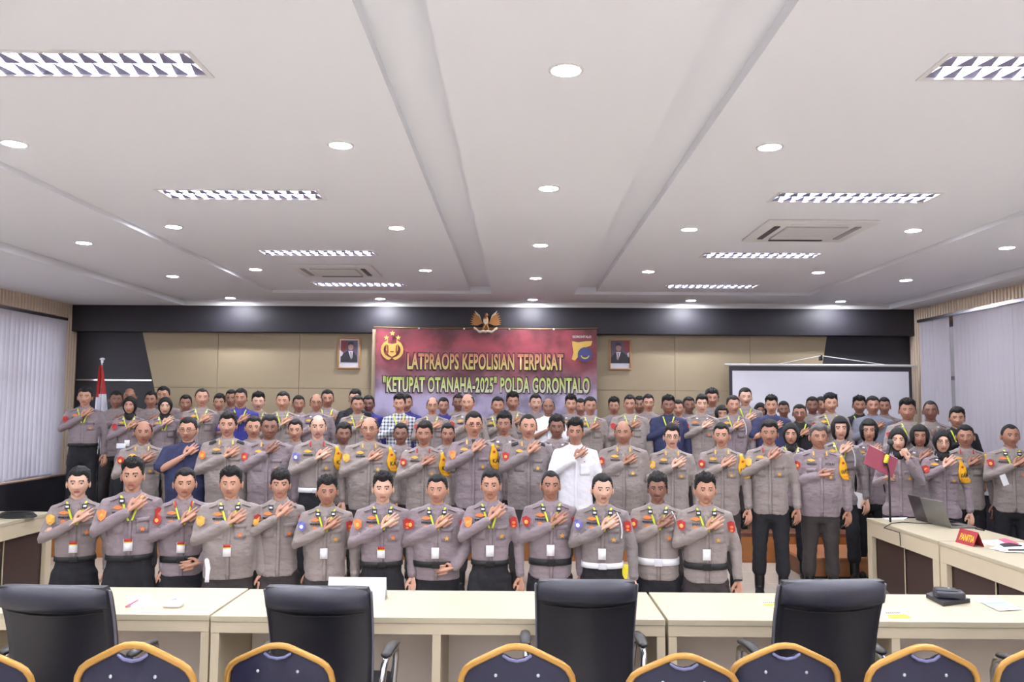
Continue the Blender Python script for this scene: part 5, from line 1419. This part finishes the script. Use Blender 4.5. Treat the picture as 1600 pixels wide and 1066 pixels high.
# second row, standing on the floor
P_(225, 658, 'F', 'mid', 'balding', 1, 2, 'b', 'g', 'balding officer with red sleeve badge behind the flat-topped kneeling man', TB, patch='red', grp=GF_, dy=.1)
P_(295, 652, 'F', 'heavy', 'crop', 4, 1, 'navy', 'hG', 'broad man in short-sleeved navy shirt and glasses with fist on chest', TK, grp=GF_, right='chesthi')
P_(357, 643, 'F', 'heavy', 'side', 0, 1, 'b', 'ge', 'officer with swept dark hair and round orange sleeve badge, right of the navy shirt', TB, patch='orange', grp=GF_)
P_(422, 648, 'F', 'heavy', 'crop', 3, 3, 'c', 'g', 'dark-faced officer with red sleeve badge and high hand, right of the swept-hair officer', TB, patch='red', grp=GF_, right='chesthi', dy=.06)
P_(497, 649, 'F', 'mid', 'balding', 5, 0, 'b', 'rtw', 'pale balding officer with orange collar tabs, amber arm badge and white belt', TK, patch='blue', arm='KA', grp=GF_)
P_(578, 652, 'F', 'heavy', 'balding', 4, 1, 'b', 'gG', 'bald officer with glasses and amber arm badge above the pale kneeling officer', TB, patch='gold', arm='KA', grp=GF_, dy=.05)
P_(663, 658, 'F', 'mid', 'side', 0, 2, 'b', 'r', 'officer with red collar marks and amber arm badge beside the bespectacled tall officer', TB, patch='red', arm='KA', grp=GF_, right='chest')
P_(740, 643, 'F', 'mid', 'crop', 3, 1, 'c', 'gGV', 'tall officer with thick black glasses and amber arm badge, left of centre', TB, patch='orange', arm='KA', grp=GF_, right='chesthi')
P_(825, 647, 'F', 'heavy', 'buzz', 1, 1, 'd', 'ge', 'broad officer with gold round pin, immediately left of the white shirt', TB, patch=None, grp=GF_, right='chesthi')
P_(899, 653, 'F', 'mid', 'spiky', 2, 2, 'white', '', 'smiling man in white long-sleeved shirt at the centre of the group', TK, grp=GF_, right='chesthi', dy=-.08)
P_(974, 658, 'F', 'heavy', 'balding', 4, 2, 'b', 'g', 'smiling officer with high forehead, immediately right of the white shirt', TB, patch='red', grp=GF_)
P_(1049, 662, 'F', 'mid', 'side', 5, 0, 'b', 'gG', 'pale officer with thin glasses and neat parted hair, right of centre', TB, patch='gold', grp=GF_, right='chest')
P_(1127, 661, 'F', 'mid', 'crop', 2, 1, 'b', 'gp', 'officer with flat cropped hair and lettered amber arm badge, right of the thin glasses', TB, patch='red', arm='KASET', grp=GF_)
P_(1201, 656, 'F', 'mid', 'side', 0, 2, 'b', 'rm', 'officer with moustache, long untucked shirt and black boots, standing clear on the tiles', TK, patch='gold', grp=GF_, right='chesthi', dy=-.05)
P_(1278, 662, 'F', 'heavy', 'side', 1, 2, 'c', 'gp', 'grey-haired older officer with low hand and amber arm badge', TB, patch=None, arm='KAPOS', right='chestlow', hcol='hair_grey', grp=GF_, dy=-.05)
P_(1402, 668, 'F', 'woman', 'hijab', 2, 0, 'c', '', 'woman in black headscarf speaking into the microphone with red folder', TK, patch='red', right='folder', left='mouth', grp=GF_, dy=.1)
P_(1471, 671, 'F', 'woman', 'hijab', 5, 0, 'c', 'G', 'woman in black headscarf and glasses with amber arm badge, behind the grey laptop', TK, patch='red', arm='KAM', grp=GF_, right='chesthi', dy=.05)
P_(1577, 663, 'F', 'mid', 'buzz', 3, 2, 'b', 'yo', 'officer with shaved head standing apart at the right picture edge', TK, patch='red', grp=GF_, dy=.3)
# half hidden behind them
P_(397, 650, 'G', 'mid', 'crop', 1, 1, 'a', '', 'face peering between the swept-hair officer and the dark-faced officer', grp=GG)
P_(462, 655, 'G', 'mid', 'crop', 2, 1, 'a', '', 'face left of the pale balding officer with the white belt', grp=GG)
P_(537, 660, 'G', 'mid', 'side', 3, 3, 'a', '', 'dark round face right of the officer with orange collar tabs', grp=GG)
P_(627, 661, 'G', 'mid', 'crop', 0, 3, 'a', 'm', 'dark moustached face just below the checked shirt', grp=GG)
P_(700, 661, 'G', 'mid', 'crop', 5, 2, 'a', '', 'thin-haired face between two officers with amber arm badges', grp=GG)
P_(788, 643, 'G', 'mid', 'curly', 2, 2, 'a', '', 'curly-haired officer behind the left shoulder of the broad officer near the centre', grp=GG)
P_(870, 648, 'G', 'mid', 'curly', 0, 3, 'a', '', 'dark curly-haired officer looking over the shoulder of the white shirt', grp=GG)
P_(1235, 660, 'G', 'woman', 'hijab', 2, 1, 'c', 'y', 'woman in black headscarf between the moustached officer and the older officer', TK, left='clasp', grp=GG)
P_(1312, 650, 'G', 'woman', 'bob', 5, 0, 'd', 'yk', 'woman with black bobbed fringe and white shoulder cord, right of the older officer', TK, right='chesthi', grp=GG, dy=-.1)
P_(1357, 654, 'G', 'woman', 'bob', 2, 1, 'c', 'k', 'woman with long black bob behind the red folder', TK, right='chesthi', grp=GG, dy=.1)
P_(1436, 663, 'G', 'woman', 'bob', 0, 2, 'd', '', 'woman with black bob between the two women in headscarves on the right', TK, right='chesthi', grp=GG)
P_(1507, 664, 'G', 'mid', 'crop', 4, 2, 'b', 'r', 'officer with wide face and amber arm badge at the right, below the black jacket', TK, arm='KASU', grp=GG, dy=-.2)
# on the step and stage
P_(134, 604, 'S', 'mid', 'side', 0, 1, 'c', 'tyo', 'tall officer with floppy black hair beside the left blinds, left of the flag', TK, patch='red', grp=GS, right='chesthi')
P_(204, 619, 'S', 'woman', 'hijab', 2, 1, 'c', 'yi', 'woman in black headscarf with white card, immediately right of the flag', TK, patch='red', grp=GS)
P_(259, 620, 'S', 'woman', 'hijab', 5, 0, 'c', 'y', 'woman in black headscarf above the navy-shirted man', TK, patch='red', grp=GS, right='chesthi')
P_(316, 607, 'S', 'mid', 'buzz', 3, 1, 'a', 'y', 'officer with cropped head and hand on chest, left of the royal blue shirt', patch='red', grp=GS)
P_(377, 607, 'S', 'mid', 'crop', 2, 2, 'blue', 'hy', 'man in short-sleeved royal blue polo with hand on chest', grp=GS)
P_(404, 612, 'S', 'mid', 'spiky', 1, 0, 'a', 'y', 'pale officer with flat-topped hair, immediately right of the royal blue polo', grp=GS, dy=.35)
P_(443, 612, 'S', 'mid', 'crop', 4, 1, 'b', 'y', 'broad-faced officer with yellow lanyard, second from the royal blue polo', grp=GS)
P_(495, 616, 'S', 'mid', 'balding', 0, 2, 'c', 'G', 'officer with thinning hair and glasses above the pale balding officer', grp=GS)
P_(559, 618, 'S', 'mid', 'crop', 3, 2, 'b', 'y', 'officer with bright lanyard standing before the dark-jacketed man in glasses', grp=GS)
P_(625, 615, 'S', 'mid', 'spiky', 2, 1, 'check', 'y', 'man in black and white checked shirt with combed-up hair, before the banner', TK, grp=GS)
P_(676, 621, 'S', 'mid', 'balding', 5, 1, 'a', 'Gy', 'man with receding hair and glasses, second right of the checked shirt', grp=GS)
P_(731, 616, 'S', 'mid', 'balding', 4, 1, 'b', '', 'bald officer standing directly under the 2025 of the banner', grp=GS)
P_(778, 620, 'S', 'mid', 'crop', 3, 2, 'b', 'y', 'officer left of the tall-haired man under the banner', grp=GS, dy=.2)
P_(801, 612, 'S', 'heavy', 'spiky', 1, 2, 'b', 'y', 'officer with tall black hair under the word POLDA', grp=GS)
P_(857, 623, 'S', 'mid', 'balding', 0, 3, 'white', 'h', 'dark balding man in short-sleeved white shirt, partly behind the central officers', TK, grp=GS)
P_(892, 616, 'S', 'mid', 'spiky', 5, 1, 'd', '', 'young officer with dense black hair above the white long-sleeved shirt', grp=GS, dy=.3)
P_(922, 620, 'S', 'mid', 'crop', 3, 2, 'b', 'y', 'officer with wide face and lanyard at the right edge of the banner', grp=GS)
P_(984, 617, 'S', 'heavy', 'crop', 2, 2, 'b', 'y', 'broad officer with diagonal lanyard, left of the navy jacket', patch='red', grp=GS)
P_(1044, 617, 'S', 'heavy', 'spiky', 1, 3, 'navy', 'y', 'smiling man in navy long-sleeved shirt with lanyard', TK, grp=GS)
P_(1096, 616, 'S', 'mid', 'side', 5, 0, 'b', 'o', 'pale officer with parted hair, immediately right of the navy long-sleeved shirt', patch='red', grp=GS)
P_(1145, 618, 'S', 'mid', 'crop', 3, 1, 'c', 'yk', 'officer in front of the left edge of the projection screen', patch='red', grp=GS)
P_(1128, 633, 'T', 'woman', 'bob', 0, 1, 'd', '', 'woman with black hair half hidden by the officer before the screen edge', TK, grp=GT, dy=-.3)
P_(1205, 617, 'S', 'heavy', 'spiky', 2, 1, 'navy', 'h', 'man in short-sleeved dark blue shirt with full black hair, before the screen', TK, grp=GS, dy=-.05)
P_(1249, 632, 'S', 'mid', 'crop', 4, 2, 'black', 'Gy', 'man in black shirt with glasses and yellow lanyard, before the screen', TK, grp=GS)
P_(1297, 614, 'S', 'mid', 'spiky', 3, 1, 'b', 'y', 'tall officer with high cropped hair above the older officer', patch='red', grp=GS)
P_(1363, 619, 'S', 'heavy', 'crop', 1, 2, 'grey', '', 'man in blue-grey shirt in the middle of three at the right of the screen', TK, grp=GS)
P_(1417, 622, 'P', 'mid', 'spiky', 4, 2, 'b', 'y', 'officer with flat-topped hair in front of the right edge of the screen', patch='red', grp=GS)
P_(1453, 626, 'P', 'mid', 'buzz', 2, 3, 'b', '', 'officer with shaved head in front of the narrow slatted wall', patch='gold', grp=GS, dy=.15)
P_(1494, 636, 'P', 'mid', 'side', 0, 1, 'black', 'y', 'young man in black jacket before the dark gap in the right blinds', TK, grp=GS)
# back of the stage
P_(182, 611, 'T', 'mid', 'crop', 3, 3, 'a', '', 'dark face partly behind the red and white flag', grp=GT)
P_(203, 607, 'T', 'mid', 'balding', 1, 2, 'a', '', 'ruddy man behind the headscarf next to the flag', grp=GT)
P_(237, 611, 'T', 'mid', 'crop', 2, 2, 'a', '', 'man between the two women in headscarves on the left', grp=GT)
P_(256, 604, 'T', 'mid', 'crop', 4, 1, 'a', '', 'tall man directly behind the second headscarf from the flag', grp=GT, dy=-.1)
P_(291, 617, 'T', 'mid', 'crop', 0, 2, 'a', '', 'short dark-haired man left of the cropped officer', grp=GT, dy=-.1)
P_(343, 615, 'T', 'mid', 'side', 5, 1, 'a', '', 'young man between the cropped officer and the royal blue polo', grp=GT)
P_(362, 609, 'T', 'mid', 'crop', 2, 2, 'a', '', 'man mostly hidden behind the royal blue polo', grp=GT)
P_(467, 618, 'T', 'mid', 'crop', 3, 2, 'a', '', 'man looking out between the broad-faced officer and the thinning-haired glasses wearer', grp=GT)
P_(512, 609, 'T', 'mid', 'crop', 1, 2, 'a', 'y', 'man behind and right of the thinning-haired glasses wearer', grp=GT)
P_(555, 608, 'T', 'mid', 'side', 2, 1, 'black', 'G', 'man in dark jacket and glasses against the beige panel left of the banner', TK, grp=GT)
P_(576, 618, 'T', 'mid', 'crop', 4, 3, 'blue', '', 'man in blue shirt at the left edge of the banner', grp=GT, dy=-.15)
P_(635, 616, 'T', 'mid', 'crop', 3, 2, 'blue', '', 'man in blue mostly hidden behind the checked shirt', grp=GT)
P_(693, 621, 'T', 'mid', 'crop', 5, 2, 'blue', '', 'man in blue shirt behind the receding-haired glasses wearer', grp=GT)
P_(716, 616, 'T', 'mid', 'crop', 2, 3, 'a', '', 'dark-haired man behind the bald officer under the banner', grp=GT)
P_(837, 616, 'T', 'mid', 'crop', 3, 0, 'd', '', 'light-skinned young officer under the first letters of GORONTALO', grp=GT)
P_(907, 623, 'T', 'mid', 'crop', 0, 2, 'a', '', 'man squeezed between the dense-haired officer and the wide-faced officer', grp=GT)
P_(959, 620, 'T', 'mid', 'spiky', 2, 2, 'd', '', 'slim man on his own against the beige panel, just right of the banner', grp=GT)
P_(999, 619, 'T', 'mid', 'crop', 4, 3, 'a', '', 'man hidden behind the broad officer with the diagonal lanyard', grp=GT)
P_(1013, 616, 'T', 'mid', 'crop', 5, 1, 'd', '', 'officer in light cropped hair left of the smiling navy shirt', grp=GT, dy=-.15)
P_(1060, 625, 'T', 'mid', 'crop', 2, 1, 'a', '', 'man behind the right shoulder of the smiling navy shirt', grp=GT)
P_(1076, 620, 'T', 'mid', 'crop', 3, 3, 'a', '', 'dark man between the smiling navy shirt and the pale parted-hair officer', grp=GT, dy=-.15)
P_(1112, 607, 'T', 'mid', 'curly', 1, 2, 'd', '', 'tall curly-haired man against the beige panel left of the screen', grp=GT)
P_(1164, 606, 'T', 'mid', 'crop', 3, 0, 'd', 'y', 'tall pale young officer standing high before the screen', grp=GT)
P_(1188, 629, 'T', 'woman', 'hijab', 0, 2, 'd', '', 'woman in dark headscarf left of the full-haired dark blue shirt', TK, grp=GT, dy=-.2)
P_(1224, 627, 'T', 'mid', 'crop', 2, 3, 'd', '', 'dark man behind the right shoulder of the full-haired dark blue shirt', grp=GT)
P_(1269, 620, 'T', 'mid', 'crop', 4, 3, 'd', '', 'broad dark-haired man left of the tall high-cropped officer', grp=GT, dy=-.1)
P_(1283, 620, 'T', 'mid', 'crop', 3, 2, 'a', '', 'man almost hidden behind the tall high-cropped officer', grp=GT, dy=.2)
P_(1342, 618, 'T', 'mid', 'spiky', 1, 2, 'black', 'y', 'man in black, leftmost of three heads at the right of the screen', TK, grp=GT, dy=-.1)
P_(1381, 621, 'T', 'mid', 'crop', 2, 2, 'd', '', 'officer, rightmost of three heads at the right of the screen', grp=GT)

# ------------------------------------------------------------------ things in hands
def held(name, label, cat, px, py, Y, fn, rz=0):
    p = at_y(px, py, Y); e = empty(name, p, rz, label, cat); fn(e); return e
def f_folder(e):
    M4 = Matrix.Rotation(math.radians(26), 4, 'Y') @ Matrix.Rotation(math.radians(-18), 4, 'X')
    MB().bbox(-.15, .15, -.004, .004, -.10, .10, b=.002, seg=1, smooth=False, M4=M4).build('cover', M['maroon'], e)
    MB().bbox(-.14, .152, .006, .012, -.095, .108, b=.002, seg=1, smooth=False, M4=M4).build('paper', M['paper'], e)
held('folder', 'dark red folder held open by the woman at the microphone', 'folder', 1376, 721, 7.98, f_folder)
def f_baton(e):
    MB().tube([(0, 0, 0), (.012, 0, -.13)], [.026, .022], 12).build('red_tube', mat('lit_baton_red', (.95, .35, .28), .4, emit=(1, .18, .1), estr=.6), e)
    MB().tube([(.012, 0, -.12), (.02, 0, -.24)], [.022, .014], 12).build('white_tip', mat('lit_baton_white', (1, .95, .85), .4, emit=(1, .9, .75), estr=1.2), e)
    MB().tube([(0, 0, .02), (-.002, 0, .12)], [.015, .015], 10).build('grip', M['black_plastic'], e)
held('traffic_baton', 'short glowing traffic baton, red above and white below, left of the older officer', 'baton', 1252, 759, 8.84, f_baton)
def f_paper(w_, h_, m_='paper', a=10):
    return lambda e: MB().box(-w_ / 2, w_ / 2, -.001, .001, -h_, 0, M4=Matrix.Rotation(math.radians(a), 4, 'Y')).build('sheet', M[m_], e)
held('paper_sheet', 'white sheet held low by the woman with the black bobbed fringe', 'paper', 1341, 770, 8.86, f_paper(.13, .16, a=12))
held('paper_sheet', 'yellow slip in the lowered hand of the kneeling man with white belt', 'paper', 978, 882, 6.86, f_paper(.05, .14, 'yellow', 8))
held('paper_sheet', 'white slip held by the officer standing apart at the right picture edge', 'paper', 1566, 742, 8.38, f_paper(.06, .11, a=-20))
held('glove', 'pale glove dangling from the hand of the kneeling officer with red collar tabs', 'glove', 323, 876, 6.62, lambda e: [MB().tube([(0, 0, 0), (.012, 0, -.06), (.008, 0, -.12)], [.018, .020, .015], 10, flat=(1, .5)).build('palm', M['card'], e)] + [MB().tube([(.008 + q * .009, 0, -.11), (.006 + q * .012, 0, -.165)], [.006, .005], 6).build('finger', M['card'], e) for q in (-1, 0, 1)])
held('phone', 'white telephone held below the card of the woman right of the flag', 'phone', 189, 697, 10.2, lambda e: [MB().bbox(-.055, .055, -.006, .006, -.03, .03, b=.004).build('body', M['card'], e), MB().bbox(-.045, .045, -.007, -.0055, -.024, .024, b=.0005).build('screen', mat('phone_lit', (.9, .92, .98), .2), e)])
